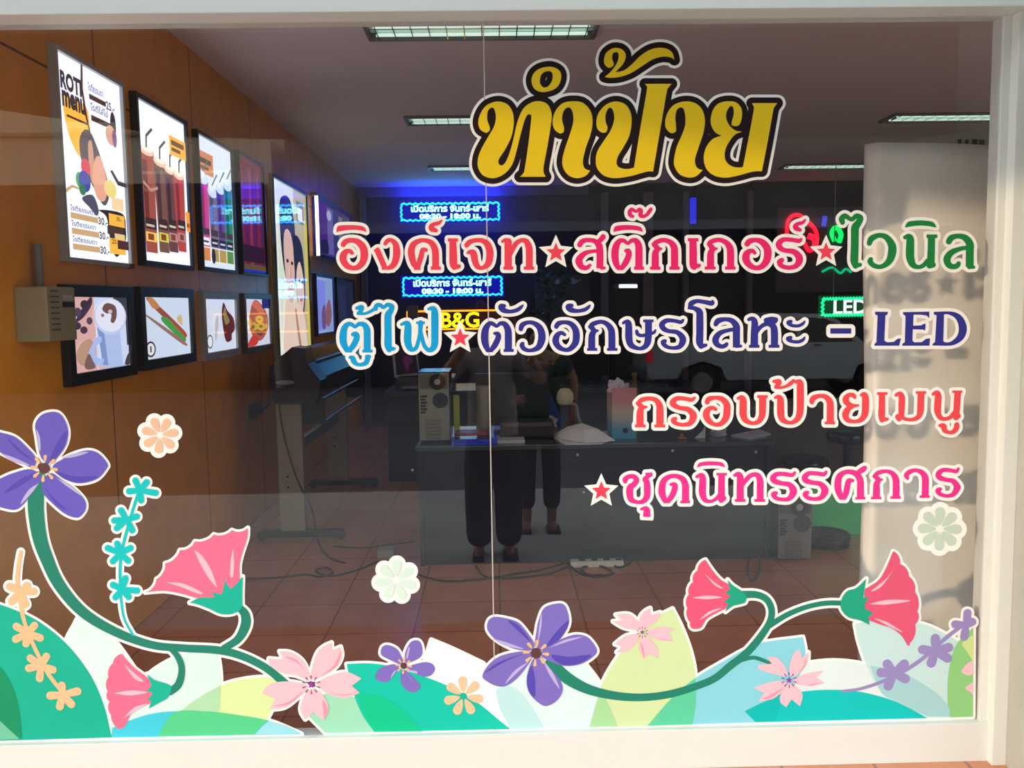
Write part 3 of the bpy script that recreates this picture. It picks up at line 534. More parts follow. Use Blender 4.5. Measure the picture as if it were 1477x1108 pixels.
# cables and bits on the floor
def cable(pts, label, rad=.006, m=None):
    P = [on_z(x, y, rad) for x, y in pts]
    o = MB().tube(P, rad, 8, 0, 6).build('cable', m or M_blackf, None, P[0]); return tag(o, label, 'cable')
cable([(340, 836), (400, 833), (440, 829), (463, 832), (480, 826), (470, 819), (455, 823), (475, 831), (510, 824), (545, 810)], 'thin black cable with a small loop, lying on the bare floor')
cable([(600, 828), (640, 838), (690, 836), (735, 829), (780, 822), (815, 812)], 'black cable running across the tiles to the power strip')
cable([(686, 815), (700, 832), (740, 834), (790, 828), (818, 818)], 'second black cable curling in front of the desk')
cable([(818, 812), (835, 826), (860, 832), (885, 826), (862, 816), (838, 820), (850, 830), (868, 829)], 'tangle of black leads looped beside the white power strip', .007)
cable([(876, 808), (890, 818), (905, 815), (915, 806)], 'short black lead trailing right of the power strip')
cable([(1085, 800), (1078, 820), (1084, 838), (1094, 828), (1096, 806)], 'blue grey cable loop at the right foot of the desk', .005, mat('lead_blue', (70, 90, 120), .4))
cable([(480, 788), (520, 790), (560, 786), (600, 780)], 'black lead on the floor behind the plotter foot')
a = on_z(823, 818, .0); b = on_z(897, 812, 0)
r = empty('power_strip', ((a[0] + b[0]) / 2, (a[1] + b[1]) / 2, 0), 'white power strip on the floor in front of desk', 'power strip')
MB().box((a[0], a[1] - .02, 0), (b[0], a[1] + .045, .035), bev=.008).build('casing', mat('cap_cream', (216, 212, 196), .4), r)
for k in range(4):
    x = a[0] + .05 + k * .07; MB().box((x, a[1] - .0, .034), (x + .035, a[1] + .03, .037)).build('outlet', M_blackf, r)
a = on_z(556, 806, 0)
tag(MB().box((a[0] - .05, a[1], 0), (a[0] + .05, a[1] + .1, .05), bev=.01).build('carton', mat('carton_grey', (140, 136, 132), .6), None, a), 'small grey carton on the floor above the pale green flower', 'box')
# coil
a = on_z(1188, 787, 0)
co = MB()
for k in range(4): co.lathe((a[0] + .004 * k, a[1], .02 + .018 * k), [(.14 + .011 * math.cos(t * .7854) - .006 * (k % 2), .011 * math.sin(t * .7854)) for t in range(9)], 32)
tag(co.build('cable_coil', M_blackf, None, (a[0], a[1], 0)), 'coil of black cable lying on the floor in front of the green sheet', 'cable coil')

# stools
def stool(px, py, Y, rr, label):
    c = on_y(px, py, Y); z = c[2]
    r = empty('stool', (c[0], Y, 0), label, 'stool', 'round black stools')
    MB().lathe((c[0], Y, 0), [(0, z + .03), (rr * .9, z + .03), (rr, z + .01), (rr, z - .03), (rr * .9, z - .045), (0, z - .045)], 32).build('seat', mat('black_leather', (24, 26, 34), .22, 0, .6), r)
    MB().cyl((c[0], Y, .06), (c[0], Y, z - .04), .025, n=16).build('post', mat('navy_post', (30, 36, 64), .3, .3), r)
    for k in range(5):
        t = k * 1.2566 + .3; MB().cyl((c[0], Y, .07), (c[0] + .24 * math.cos(t), Y + .24 * math.sin(t), .03), .018, .012, 10).build('foot', M_blackf, r)
stool(1222, 628, 3.0, .135, 'round black stool on a post, upper one against white banner edge')
stool(1161, 666, 3.52, .165, 'round black stool behind the desk end, left of the taller stool')
# sheet whose bright green colour stands for reflected neon light
a = on_y(1168, 700, 2.72); b = on_y(1262, 700, 2.72)
o = MB().box((a[0], 2.72, .0), (b[0], 2.732, a[2]), bev=.003).build('acrylic_sheet', mat('neon_lit_acrylic', (50, 236, 116), .25, 0, .5, var=.12, scale=3), None, ((a[0] + b[0]) / 2, 2.725, 0))
tag(o, 'acrylic sheet coloured green as if neon-lit, standing on the floor right of grey computer tower', 'sheet')
r = empty('back_cabinet', (3.1, 3.9, 0), 'low brown cabinet behind the round stools', 'cabinet')
MB().box((1.9, 3.80, 0), (4.2, 4.3, .68), bev=.006).build('carcass', mat('brown_cabinet', (86, 72, 62), .5, var=.1), r)
MB().box((1.88, 3.775, .68), (4.22, 4.32, .70), bev=.004).build('top', mat('brown_top', (96, 82, 72), .4), r)

# things on the desk
def pz(x, y, z=DZ): return on_z(x, y, z)
a = pz(640, 641); a = (-.24, 2.30, DZ)
r = empty('letter_tray', (-.15, 2.35, DZ), 'letter tray coloured blue as if lit, on the desk right of the beige computer', 'tray')
MB().box((-.25, 2.22, DZ), (-.005, 2.48, DZ + .008), bev=.003).box((-.25, 2.22, DZ + .008), (-.24, 2.48, DZ + .05)).box((-.015, 2.22, DZ + .008), (-.005, 2.48, DZ + .05)).box((-.24, 2.22, DZ + .008), (-.015, 2.228, DZ + .036)).build('tray', mat('tray_blue_lit', (44, 66, 214), .2, 0, .5), r)  # blue LED light on the tray is put into its colour
tag(MB().box((-.235, 2.25, DZ + .05), (-.06, 2.42, DZ + .065), bev=.004, M=None).build('notebook', mat('notebook_red', (150, 40, 44), .4), None, (-.15, 2.33, DZ + .05)), 'red notebook lying across the blue letter tray', 'notebook')
a = on_y(658, 570, 2.52); tag(MB().box((a[0] - .018, 2.52, DZ), (a[0] + .018, 2.53, a[2]), bev=.002).build('ruler', mat('ruler_yellow', (196, 196, 60), .4), None, (a[0], 2.52, DZ)), 'yellow upright strip between beige computer and the desk clutter', 'ruler')
tag(MB().lathe((-.08, 2.56, DZ), [(0, 0), (.04, 0), (.045, .02), (.04, .25), (.043, .30), (.035, .31), (.03, .29), (0, .28)], 24).build('tumbler', mat('tumbler_grey', (150, 146, 132), .4), None, (-.08, 2.56, DZ)), 'tall grey tumbler on the desk behind the red notebook', 'tumbler')
# monitors on desk
def monitor(x, y, w, h, z, label, rot=0, zs=DZ):
    r = empty('monitor', (x, y, zs), label, 'monitor')
    MB().box((x - w / 2, y, z), (x + w / 2, y + .03, z + h), bev=.006).build('housing', mat('monitor_black', (26, 26, 32), .3), r)
    MB().box((x - w / 2 + .02, y + .03, z + .02), (x + w / 2 - .02, y + .034, z + h - .02)).build('screen', mat('screen_dark', (12, 12, 16), .1), r)
    MB().box((x - .025, y + .0, zs + .02), (x + .025, y + .02, z + .06)).build('neck', M_blackf, r)
    MB().box((x - .12, y - .06, zs), (x + .12, y + .12, zs + .02), bev=.006).build('base', M_blackf, r)
monitor(.10, 2.74, .46, .29, DZ + .08, 'black monitor seen from behind on the desk, under the blue lettering')
# acrylic photo stand behind pc
Y = 4.93
r = empty('picture_stand', ((on_y(584, 540, Y))[0], Y, on_y(584, 547, Y)[2]), 'small framed purple flower picture standing on the grey printer left of the beige computer', 'picture')
q = [on_y(*p, Y) for p in ((563, 500), (569, 545), (606, 541), (599, 500))]
MB().prism([(p[0], Y + .06 * (p[2] - q[1][2]) / .25, p[2]) for p in q], (0, .012, 0)).build('frame', mat('frame_clear', (190, 200, 214), .2), r)
qq = [on_y(*p, Y - .004) for p in ((567, 500), (572, 541), (603, 538), (597, 500))]
MB().prism([(p[0], Y - .004 + .06 * (p[2] - q[1][2]) / .25, p[2]) for p in qq], (0, .003, 0)).build('print', mat('print_dark', (66, 52, 72), .25), r)
qq = cat_rom([on_y(*p, Y - .007) for p in ((580, 517), (588, 514), (595, 520), (590, 527), (588, 536), (583, 528))], 4, True)
MB().prism([(p[0], p[1] + .06 * (p[2] - q[1][2]) / .25, p[2]) for p in qq], (0, .002, 0)).build('flower', mat('flower_purple', (170, 60, 190), .4), r)
# papers, file, crumpled tissue, lamp, bottle
def sheet(outline, z, dz, label, col=(246, 252, 252), name='paper_sheet', group=None, dome=.0):
    P = [on_z(x, y, z) for x, y in outline]; cx = sum(p[0] for p in P) / len(P); cy = sum(p[1] for p in P) / len(P)
    mb = MB(); n = len(P); top = [(cx, cy, z + dome)]
    ring = [(cx + (p[0] - cx) * .5, cy + (p[1] - cy) * .5, z + dome * .7) for p in P]
    vs = top + ring + [(p[0], p[1], z) for p in P] + [(p[0], p[1], z - dz) for p in P]
    fs = [[0, 1 + k, 1 + (k + 1) % n] for k in range(n)] + [[1 + k, 1 + n + k, 1 + n + (k + 1) % n, 1 + (k + 1) % n] for k in range(n)] + [[1 + n + k, 1 + 2 * n + k, 1 + 2 * n + (k + 1) % n, 1 + n + (k + 1) % n] for k in range(n)]
    mb.add(vs, fs); o = mb.build(name, mat('paper_%d_%d_%d' % col, col, .7, var=.03), None, (cx, cy, z - dz)); return tag(o, label, 'paper', group)
sheet([(791, 626), (815, 641), (866, 640), (884, 634), (850, 626)], DZ + .004, .0035, 'lowest white paper sheet of the pile on the desk', group=None)
sheet([(798, 627), (828, 621), (846, 620), (864, 627), (887, 635), (845, 638), (812, 633)], DZ + .012, .004, 'upper curled white paper on the desk pile', dome=.075)
sheet([(868, 622), (884, 620), (884, 626), (866, 627)], DZ + .004, .0035, 'small white paper slip beside the pastel file', (206, 206, 190))
sheet([(1055, 627), (1095, 619), (1112, 625), (1080, 631)], DZ + .012, .012, 'grey white stack of paper at the right end of desk', (176, 178, 196), dome=.01)
def crumple(c, rad, label, col, sq=.7, seed=1, cat='tissue'):
    rnd = random.Random(seed); bm = bmesh.new(); bmesh.ops.create_icosphere(bm, subdivisions=3, radius=rad)
    for v in bm.verts:
        k = .75 + .5 * rnd.random(); v.co = Vector((v.co.x * k, v.co.y * k, max(-rad * .35, v.co.z * k * sq)))
    mb = MB().bm(bm, 0, Matrix.Translation((c[0], c[1], c[2] + rad * .36))); o = mb.build('crumpled_tissue', mat('tissue_%d' % col[0], col, .8), None, c); return tag(o, label, cat)
a = pz(790, 616); crumple(a, .06, 'crumpled white tissue on the desk left of the papers', (214, 206, 192), .9, 3)
a = pz(1040, 630); crumple((a[0], a[1] + .05, DZ), .045, 'crumpled grey tissue at the right of the desk', (180, 178, 184), .9, 5)
r = empty('box_file', (.75, 2.42, DZ), 'pink to blue pastel magazine file standing on the desk', 'file box')
a = on_y(883, 560, 2.36); b = on_y(918, 640, 2.36)
pm = bpy.data.materials.new('pastel_gradient'); pm.use_nodes = True; n = pm.node_tree
t = n.nodes.new('ShaderNodeTexCoord'); sp = n.nodes.new('ShaderNodeSeparateXYZ'); k = n.nodes.new('ShaderNodeValToRGB'); mr = n.nodes.new('ShaderNodeMapRange')
mr.inputs['From Min'].default_value = 0.0; mr.inputs['From Max'].default_value = a[2] - DZ
n.links.new(t.outputs['Object'], sp.inputs[0]); n.links.new(sp.outputs['Z'], mr.inputs['Value']); n.links.new(mr.outputs[0], k.inputs[0]); n.links.new(k.outputs[0], n.nodes['Principled BSDF'].inputs['Base Color'])
k.color_ramp.elements[0].color = (*lin((70, 160, 196)), 1); k.color_ramp.elements[1].color = (*lin((230, 150, 160)), 1)
for pos, c in ((.22, (96, 170, 200)), (.4, (190, 190, 190)), (.55, (214, 206, 170)), (.7, (226, 164, 166))): e = k.color_ramp.elements.new(pos); e.color = (*lin(c), 1)
MB().box((a[0], 2.36, DZ), (b[0], 2.366, a[2])).box((a[0], 2.366, DZ), (a[0] + .005, 2.6, a[2] - .03)).box((b[0] - .005, 2.366, DZ), (b[0], 2.6, a[2] - .03)).box((a[0] + .005, 2.366, DZ), (b[0] - .005, 2.6, DZ + .005)).build('file_body', pm, r)
MB().cyl(((a[0] + b[0]) / 2 + .005, 2.356, DZ + .05), ((a[0] + b[0]) / 2 + .005, 2.361, DZ + .05), .016, n=18).build('finger_hole', M_blackf, r)
MB().prism([(a[0] + .02, 2.44, DZ + .01), (b[0] - .03, 2.44, DZ + .01), (b[0] - .03, 2.44, a[2] + .02), (a[0] + .02, 2.44, a[2] + .0)], (0, .05, 0)).build('papers', mat('paper_file', (200, 200, 196), .7), r)
c = on_y(886, 556, 2.5); crumple((c[0], 2.41, c[2] - .03), .05, 'white tissue stuffed in top of the pastel file', (226, 224, 232), 1.2, 9)
# desk lamp
c = on_y(815, 572, 2.88)
r = empty('desk_lamp', (c[0], 2.88, DZ), 'small desk lamp with round cream shade, behind the papers', 'lamp')
MB().lathe((c[0], 2.88, c[2]), [(0, .055), (.03, .05), (.05, .025), (.056, -.01), (.048, -.04), (.04, -.05), (0, -.045)], 24).build('lamp_shade', mat('shade_cream', (206, 194, 160), .5, emit=(206, 190, 150), es=.05), r)
e = on_y(838, 612, 2.88); MB().tube([(c[0] + .02, 2.88, c[2] - .045), (c[0] + .07, 2.88, c[2] - .06), (e[0] - .02, 2.88, DZ + .08), (e[0], 2.88, DZ + .015)], .011).build('arm', mat('arm_grey', (150, 146, 144), .35), r)
MB().cyl((e[0], 2.88, DZ), (e[0], 2.88, DZ + .018), .06, n=20).build('base', M_blackf, r)
# bottle, trophy
c = on_y(915, 560, 2.84); tag(MB().lathe((c[0], 2.84, DZ), [(0, 0), (.034, 0), (.036, .02), (.036, .20), (.03, .24), (.014, .28), (.014, .32), (.017, .325), (.017, .35), (0, .35)], 22).build('bottle', mat('bottle_amber', (120, 92, 56), .2), None, (c[0], 2.84, DZ)), 'amber bottle behind the pastel file', 'bottle')
c = pz(985, 634); tag(MB().lathe((c[0], c[1] + .03, DZ), [(0, 0), (.03, 0), (.03, .008), (.012, .015), (.008, .03), (.02, .045), (.024, .07), (.016, .085), (0, .085)], 18).build('brass_cup', mat('brass', (170, 140, 70), .25, .8), None, (c[0], c[1] + .03, DZ)), 'tiny brass cup on the desk below the red lettering', 'cup')
c = pz(1010, 632); tag(MB().prism([(c[0] - .03, c[1], DZ), (c[0] + .03, c[1], DZ), (c[0] + .035, c[1] + .02, DZ + .07), (c[0] + .02, c[1] + .015, DZ + .04)], (0, .012, 0)).build('folded_card', mat('card_white', (206, 204, 206), .6), None, c), 'small folded white card standing right of the brass cup', 'card')
tag(MB().box((-.0, 2.26, DZ), (.16, 2.40, DZ + .018), bev=.004).build('card_stack', mat('card_pale', (206, 214, 220), .6), None, (.08, 2.33, DZ)), 'flat pale stack of cards right of the blue tray', 'cards')
r = empty('printer', (.28, 2.52, DZ), 'low dark printer on the desk left of the crumpled tissue', 'printer')
MB().box((.02, 2.42, DZ), (.34, 2.62, DZ + .10), bev=.015).build('body', mat('printer_dark', (54, 46, 54), .3), r)
MB().box((.04, 2.415, DZ + .075), (.32, 2.43, DZ + .095), bev=.003).build('front_lip', mat('printer_lip', (110, 84, 86), .3), r)
# office chair with a blue cloth
c = on_y(785, 560, 3.2)
r = empty('office_chair', (c[0], 3.3, 0), 'dark office chair behind the desk with a blue cloth over it', 'chair')
MB().box((c[0] - .24, 3.15, .44), (c[0] + .24, 3.6, .52), bev=.03).build('seat', mat('chair_fabric', (36, 44, 46), .8), r)
MB().box((c[0] - .22, 3.12, .60), (c[0] + .22, 3.19, 1.0), bev=.03).build('backrest', mat('chair_fabric', (36, 44, 46), .8), r)
MB().cyl((c[0], 3.38, .08), (c[0], 3.38, .44), .03, n=14).box((c[0] - .02, 3.16, .47), (c[0] + .02, 3.2, .62)).build('post', M_blackf, r)
for k in range(5):
    t = k * 1.2566; MB().cyl((c[0], 3.38, .09), (c[0] + .27 * math.cos(t), 3.38 + .27 * math.sin(t), .035), .02, .014, 10).sphere((c[0] + .27 * math.cos(t), 3.38 + .27 * math.sin(t), .028), .028, n=10).build('foot', M_blackf, r)
cl = []
for i in range(9):
    for j in range(10):
        u = i / 8; v = j / 9; cl.append((c[0] - .09 + .22 * u * (.4 + .6 * v) + .01 * math.sin(u * 14), 3.10 - .012 * math.sin(u * 9 + v * 3) - .01, 1.07 - .34 * v - .10 * u * (1 - v * .3)))
o = MB().add(cl, [[i * 10 + j, i * 10 + j + 1, i * 10 + j + 11, i * 10 + j + 10] for i in range(8) for j in range(9)], 0, True).build('cloth', mat('blue_cloth', (44, 74, 140), .7), None, (c[0], 3.1, .75)); o.modifiers.new('t', 'SOLIDIFY').thickness = .006
tag(o, 'blue cloth hanging over the office chair back', 'cloth')

# rear work counter with things
r = empty('rear_counter', (.3, 4.9, 0), 'dark work counter along the middle of the shop behind the desk', 'counter')
MB().box((-.95, 4.6, .74), (1.75, 5.3, .78), bev=.005).build('top', mat('counter_top', (62, 64, 76), .25), r)
MB().box((-.93, 4.66, 0), (1.73, 4.70, .74)).build('front_panel', mat('counter_front', (30, 31, 40), .5), r)
for x in (-.93, 1.70): MB().box((x, 4.70, 0), (x + .03, 5.28, .74)).build('side_panel', mat('counter_front', (30, 31, 40), .5), r)
monitor(.75, 4.95, .5, .32, .86, 'dark monitor on the rear counter left of pastel file', zs=.78)
monitor(1.3, 4.95, .5, .32, .86, 'dark monitor on the rear counter right of pastel file', zs=.78)
q_ = on_y(569, 545, 4.93)
r = empty('ink_printer', (-.62, 4.95, .78), 'grey flat printer on the rear counter left of beige computer', 'printer')
MB().box((-.86, 4.72, .78), (-.36, 5.15, .885), bev=.02).build('body', mat('printer_grey', (96, 100, 112), .3), r)
MB().box((-.80, 4.62, .80), (-.42, 4.73, .815), bev=.004).build('paper_tray', mat('tray_pale', (150, 150, 156), .4), r)
MB().box((-.84, 4.80, .885), (-.44, 5.1, q_[2] - .007), bev=.004).build('lid', mat('lid_blue', (70, 76, 120), .2), r)
# steel rack left behind plotter
r = empty('display_stand', (-.78, 5.9, 0), 'grey upright display stand behind the plotter', 'stand')
MB().box((-.86, 5.88, .02), (-.76, 5.94, 1.5), bev=.004).build('post', mat('stand_grey', (88, 88, 96), .4), r)
MB().box((-1.0, 5.75, 0), (-.6, 6.05, .025), bev=.004).build('base', M_blackf, r)
# plant
c = on_y(795, 440, 6.6)
r = empty('potted_plant', (c[0], 6.6, 0), 'dark bushy potted plant at the back, between first red star and blue lettering', 'plant')
MB().lathe((c[0], 6.6, 0), [(0, 0), (.14, 0), (.19, .34), (.21, .36), (.19, .37), (.17, .33), (0, .32)], 24).build('pot', mat('pot_dark', (64, 54, 48), .6), r)
MB().tube([(c[0], 6.6, .3), (c[0] + .03, 6.6, .8), (c[0] - .02, 6.62, 1.3)], .022).build('stem', mat('stem_brown', (60, 48, 36), .7), r)
lf = MB(); rnd = random.Random(4)
for k in range(190):
    t = rnd.random() * 6.283; h = rnd.random(); rr = (.30 - .16 * abs(h - .35)) * rnd.random() ** .5
    p = Vector((c[0] + rr * math.cos(t), 6.6 + rr * math.sin(t), .75 + h * (c[2] + .42 - .75))); dv = Vector((rnd.uniform(-1, 1), rnd.uniform(-1, 1), rnd.uniform(-.5, .8))).normalized(); s = dv.orthogonal().normalized()
    L = .10; lf.add([p, p + dv * L * .5 + s * L * .28, p + dv * L, p + dv * L * .5 - s * L * .28], [[0, 1, 2, 3]])
lf.build('foliage', mat('leaf_dark', (40, 66, 44), .5, var=.2), r)
# picture panel with birds behind the plant
a = on_y(772, 398, 8.4); b = on_y(852, 470, 8.4)
r = empty('wall_mural', ((a[0] + b[0]) / 2, 8.45, b[2]), 'olive wall panel with pale bird shapes behind the plant', 'wall panel')
MB().box((a[0], 8.42, b[2]), (b[0], 8.5, a[2])).build('panel', mat('olive_panel', (84, 96, 88), .6, var=.1, scale=3), r)
for pts in ([(799, 410), (803, 402), (808, 405), (806, 410)], [(817, 405), (826, 401), (832, 404), (840, 403), (831, 408), (826, 411), (824, 407)]):
    MB().prism([on_y(x, y, 8.41) for x, y in pts], (0, .01, 0)).build('bird_shape', mat('bird_pale', (170, 186, 200), .5), r)
# white vinyl sheets at the right
def banner(x0, x1, ztop0, ztop1, Y, label, curl, nm, hue, mm=None):
    nX, nZ = 40, 30; vs = []
    for i in range(nX + 1):
        u = i / nX
        for j in range(nZ + 1):
            v = j / nZ; zt = ztop0 + (ztop1 - ztop0) * u
            e = max(0, .10 - u) / .10
            x = x0 + (x1 - x0) * u + .010 * math.sin(v * 3.0 + .6) * (1 - u) + .016 * e * e * curl
            y = Y + .02 * math.sin(u * 4 + v * 2) + .055 * e ** 1.6 * curl + .012 * math.sin(v * 9) * (1 - u)
            vs.append((x, y, v * zt))
    o = MB().add(vs, [[i * (nZ + 1) + j, (i + 1) * (nZ + 1) + j, (i + 1) * (nZ + 1) + j + 1, i * (nZ + 1) + j + 1] for i in range(nX) for j in range(nZ)], 0, True).build(nm, mm or mat('sheet_vinyl_%d' % hue[0], hue, .38, 0, .5, var=.02, scale=2), None, ((x0 + x1) / 2, Y, 0))
    o.modifiers.new('t', 'SOLIDIFY').thickness = .003
    return tag(o, label, 'banner')
a = on_y(1256, 203, .36); b = on_y(1436, 208, .36)
banner(a[0], b[0] + .05, a[2], b[2] - .01, .36, 'tall blank white vinyl banner standing just inside the glass at right', 1.0, 'vinyl_banner', (246, 243, 234))
a = on_y(1305, 203, .5); b = on_y(1430, 187, .5)
o = banner(a[0], b[0] + .1, a[2], b[2] + .02, .5, 'second banner with black print, its top showing above the blank one', 0.3, 'printed_banner', (200, 196, 186))
pr = MB()
for k, (px, w) in enumerate(((1382, 5), (1393, 4), (1403, 7), (1413, 7))):
    q = on_y(px, 203, .47); pr.box((q[0], .471, q[2] - .03), (q[0] + w * .0026, .474, q[2] + .006 - .002 * (k % 2)), M=None)
pr.build('print', M_blackf, o)
# ------------------------------------------------------------------ cut vinyl on the outside of the glass
# every outline was traced in a crop of the photo: (x0, y0, scale) turns crop units into photo pixels
CR = dict(T1=(670, 55, .19861), T2=(840, 55, .19861), T3=(940, 100, .16247),
          A1=(480, 290, .10833), A2=(630, 290, .10833), A3=(820, 290, .10833), A4=(970, 290, .13541), A5=(1200, 300, .14895),
          B1=(480, 430, .12187), B2=(685, 430, .10833), B3=(840, 430, .10833), C1=(985, 420, .13541), C2=(1180, 430, .15572),
          D1=(905, 540, .10833), D2=(1055, 535, .12187), D3=(1200, 550, .13541), E1=(835, 655, .12187), E2=(1000, 655, .13541), E3=(1190, 655, .14218),
          F1=(0, 560, .27082), F2=(0, 780, .26167), F3=(350, 780, .26167), F4=(680, 780, .26167), F5=(1030, 780, .27759), PX=(0, 0, 1.0))
def parse(crop, txt):
    """items split by ';' : s smooth stroke, q straight square stroke (x,y,width), p outline, h hole ('!' marks a corner)"""
    x0, y0, sc = CR[crop]; out = []
    for it in txt.split(';'):
        it = it.strip()
        if not it: continue
        k = it[0]; pts = []; cor = []
        for w in it[1:].split():
            c = w.endswith('!'); v = [float(q) for q in w.rstrip('!').split(',')]
            pts.append((x0 + v[0] * sc, y0 + v[1] * sc) + ((v[2] * sc,) if len(v) > 2 else ())); cor.append(c)
        out.append((k, pts, cor))
    return out
def smooth_closed(pts, cor, sub=5):
    n = len(pts)
    if not any(cor): return cat_rom(pts, sub, True)
    if all(cor): return list(pts)
    s = cor.index(True); P = pts[s:] + pts[:s] + [pts[s]]; C = cor[s:] + cor[:s] + [True]; out = []; seg = [P[0]]
    for i in range(1, n + 1):
        seg.append(P[i])
        if C[i]: out += cat_rom(seg, sub)[:-1] if len(seg) > 2 else seg[:1]; seg = [P[i]]
    return out
def fill(mb, loops, lev):
    vs = []; es = []
    for n, l in enumerate(loops):
        if (area(l) > 0) != (n == 0): l = l[::-1]
        o = len(vs); vs += [Vector((p[0], p[1])) for p in l]; es += [(o + i, o + (i + 1) % len(l)) for i in range(len(l))]
    V, _, T, *_r = delaunay_2d_cdt(vs, es, [], 0, 1e-4)
    C = np.array([[sum(V[i].x for i in t) / 3, sum(V[i].y for i in t) / 3] for t in T]); I = np.zeros(len(T), bool)
    for l in loops:
        for i in range(len(l)):
            a, b = l[i], l[(i + 1) % len(l)]
            if a[1] != b[1]: I ^= ((a[1] > C[:, 1]) != (b[1] > C[:, 1])) & (C[:, 0] < (b[0] - a[0]) * (C[:, 1] - a[1]) / (b[1] - a[1]) + a[0])
    T = [t for t, k in zip(T, I) if k]
    mb.add([on_y(p.x, p.y, lev) for p in V], [list(t) if (V[t[1]] - V[t[0]]).cross(V[t[2]] - V[t[0]]) < 0 else list(t)[::-1] for t in T])
def seg_dist(X, Y, a, b):
    dx, dy = b[0] - a[0], b[1] - a[1]; L = dx * dx + dy * dy
    t = np.clip(((X - a[0]) * dx + (Y - a[1]) * dy) / L, 0, 1) if L > 1e-12 else np.zeros_like(X)
    return np.hypot(X - a[0] - t * dx, Y - a[1] - t * dy), t
def union_loops(prims, grow=0.0, h=0.4):
    """outline of the union of all shapes, each widened by grow: distance field on a fine grid, then its zero contour"""
    AP = [p for k, P in prims for p in ([q for l in P for q in l] if k == 'L' else P)]; xs = [p[0] for p in AP]; ys = [p[1] for p in AP]
    pad = grow + max([p[2] / 2 if len(p) > 2 else 0 for p in AP]) + 2
    x0, y0 = min(xs) - pad, min(ys) - pad; nx = int((max(xs) + pad - x0) / h) + 2; ny = int((max(ys) + pad - y0) / h) + 2
    F = np.full((ny, nx), 50.0)
    def win(px, py, m):
        i0 = max(0, int((min(px) - m - x0) / h)); i1 = min(nx, int((max(px) + m - x0) / h) + 2); j0 = max(0, int((min(py) - m - y0) / h)); j1 = min(ny, int((max(py) + m - y0) / h) + 2)
        return i0, i1, j0, j1, *np.meshgrid(x0 + h * np.arange(i0, i1), y0 + h * np.arange(j0, j1))
    for k, P in prims:
        if k in 'st':
            cuts = []
            if k == 't' and len(P) > 2:      # broad stems end square, thin terminals round
                for e, f in ((P[0], P[2]), (P[-1], P[-3])):
                    if e[2] > 8.2: L = math.hypot(e[0] - f[0], e[1] - f[1]) or 1; cuts.append((e[0], e[1], (e[0] - f[0]) / L, (e[1] - f[1]) / L, e[2]))
            for i in range(max(1, len(P) - 1)):
                a, b = P[i], P[min(i + 1, len(P) - 1)]; ra, rb = max(.3, a[2] / 2), max(.3, b[2] / 2)
                i0, i1, j0, j1, X, Y = win((a[0], b[0]), (a[1], b[1]), max(ra, rb) + grow + 2)
                d_, t = seg_dist(X, Y, a, b); d_ = d_ - (ra + (rb - ra) * t)
                for ex, ey, ux, uy, w in cuts:
                    if math.hypot(b[0] - ex, b[1] - ey) < w or math.hypot(a[0] - ex, a[1] - ey) < w: d_ = np.maximum(d_, (X - ex) * ux + (Y - ey) * uy)
                F[j0:j1, i0:i1] = np.minimum(F[j0:j1, i0:i1], d_)
        else:
            loops = P if k == 'L' else [P]
            ax = [p[0] for l in loops for p in l]; ay = [p[1] for l in loops for p in l]
            i0, i1, j0, j1, X, Y = win(ax, ay, grow + 2); D = np.full(X.shape, 50.0); I = np.zeros(X.shape, bool)
            for l in loops:
                for i in range(len(l)):
                    a, b = l[i], l[(i + 1) % len(l)]; d_, t = seg_dist(X, Y, a, b); D = np.minimum(D, d_)
                    if a[1] != b[1]: I ^= ((a[1] > Y) != (b[1] > Y)) & (X < (b[0] - a[0]) * (Y - a[1]) / (b[1] - a[1]) + a[0])
            F[j0:j1, i0:i1] = np.minimum(F[j0:j1, i0:i1], np.where(I, -D, D))
    F = F - grow + 1e-7; In = F < 0
    nxt = {}
    c = In[:-1, :-1] * 1 + In[:-1, 1:] * 2 + In[1:, 1:] * 4 + In[1:, :-1] * 8
    TB = {1: [(3, 0)], 2: [(0, 1)], 3: [(3, 1)], 4: [(1, 2)], 6: [(0, 2)], 7: [(3, 2)], 8: [(2, 3)], 9: [(2, 0)], 11: [(2, 1)], 12: [(1, 3)], 13: [(1, 0)], 14: [(0, 3)], 5: [(3, 0), (1, 2)], 10: [(0, 1), (2, 3)]}
    def key(e, i, j): return ((0, i, j), (1, i + 1, j), (0, i, j + 1), (1, i, j))[e]
    for j, i in zip(*np.nonzero((c > 0) & (c < 15))):
        for u, v in TB[int(c[j, i])]: nxt.setdefault(key(u, int(i), int(j)), []).append(key(v, int(i), int(j)))
    def pos(q):
        e, i, j = q; f0 = F[j, i]; f1 = F[j, i + 1] if e == 0 else F[j + 1, i]; t = f0 / (f0 - f1)
        return (x0 + h * (i + (t if e == 0 else 0)), y0 + h * (j + (t if e == 1 else 0)))
    loops = []
    while nxt:
        s0 = next(iter(nxt)); l = [s0]; cur = nxt[s0].pop()
        if not nxt[s0]: del nxt[s0]
        while cur != s0 and cur in nxt:
            l.append(cur); n2 = nxt[cur].pop()
            if not nxt[cur]: del nxt[cur]
            cur = n2
        if len(l) > 5: loops.append(simplify([pos(q) for q in l]))
    return [l for l in loops if len(l) > 2 and abs(area(l)) > .4]
def area(l): return sum(l[i][0] * l[(i + 1) % len(l)][1] - l[(i + 1) % len(l)][0] * l[i][1] for i in range(len(l))) / 2
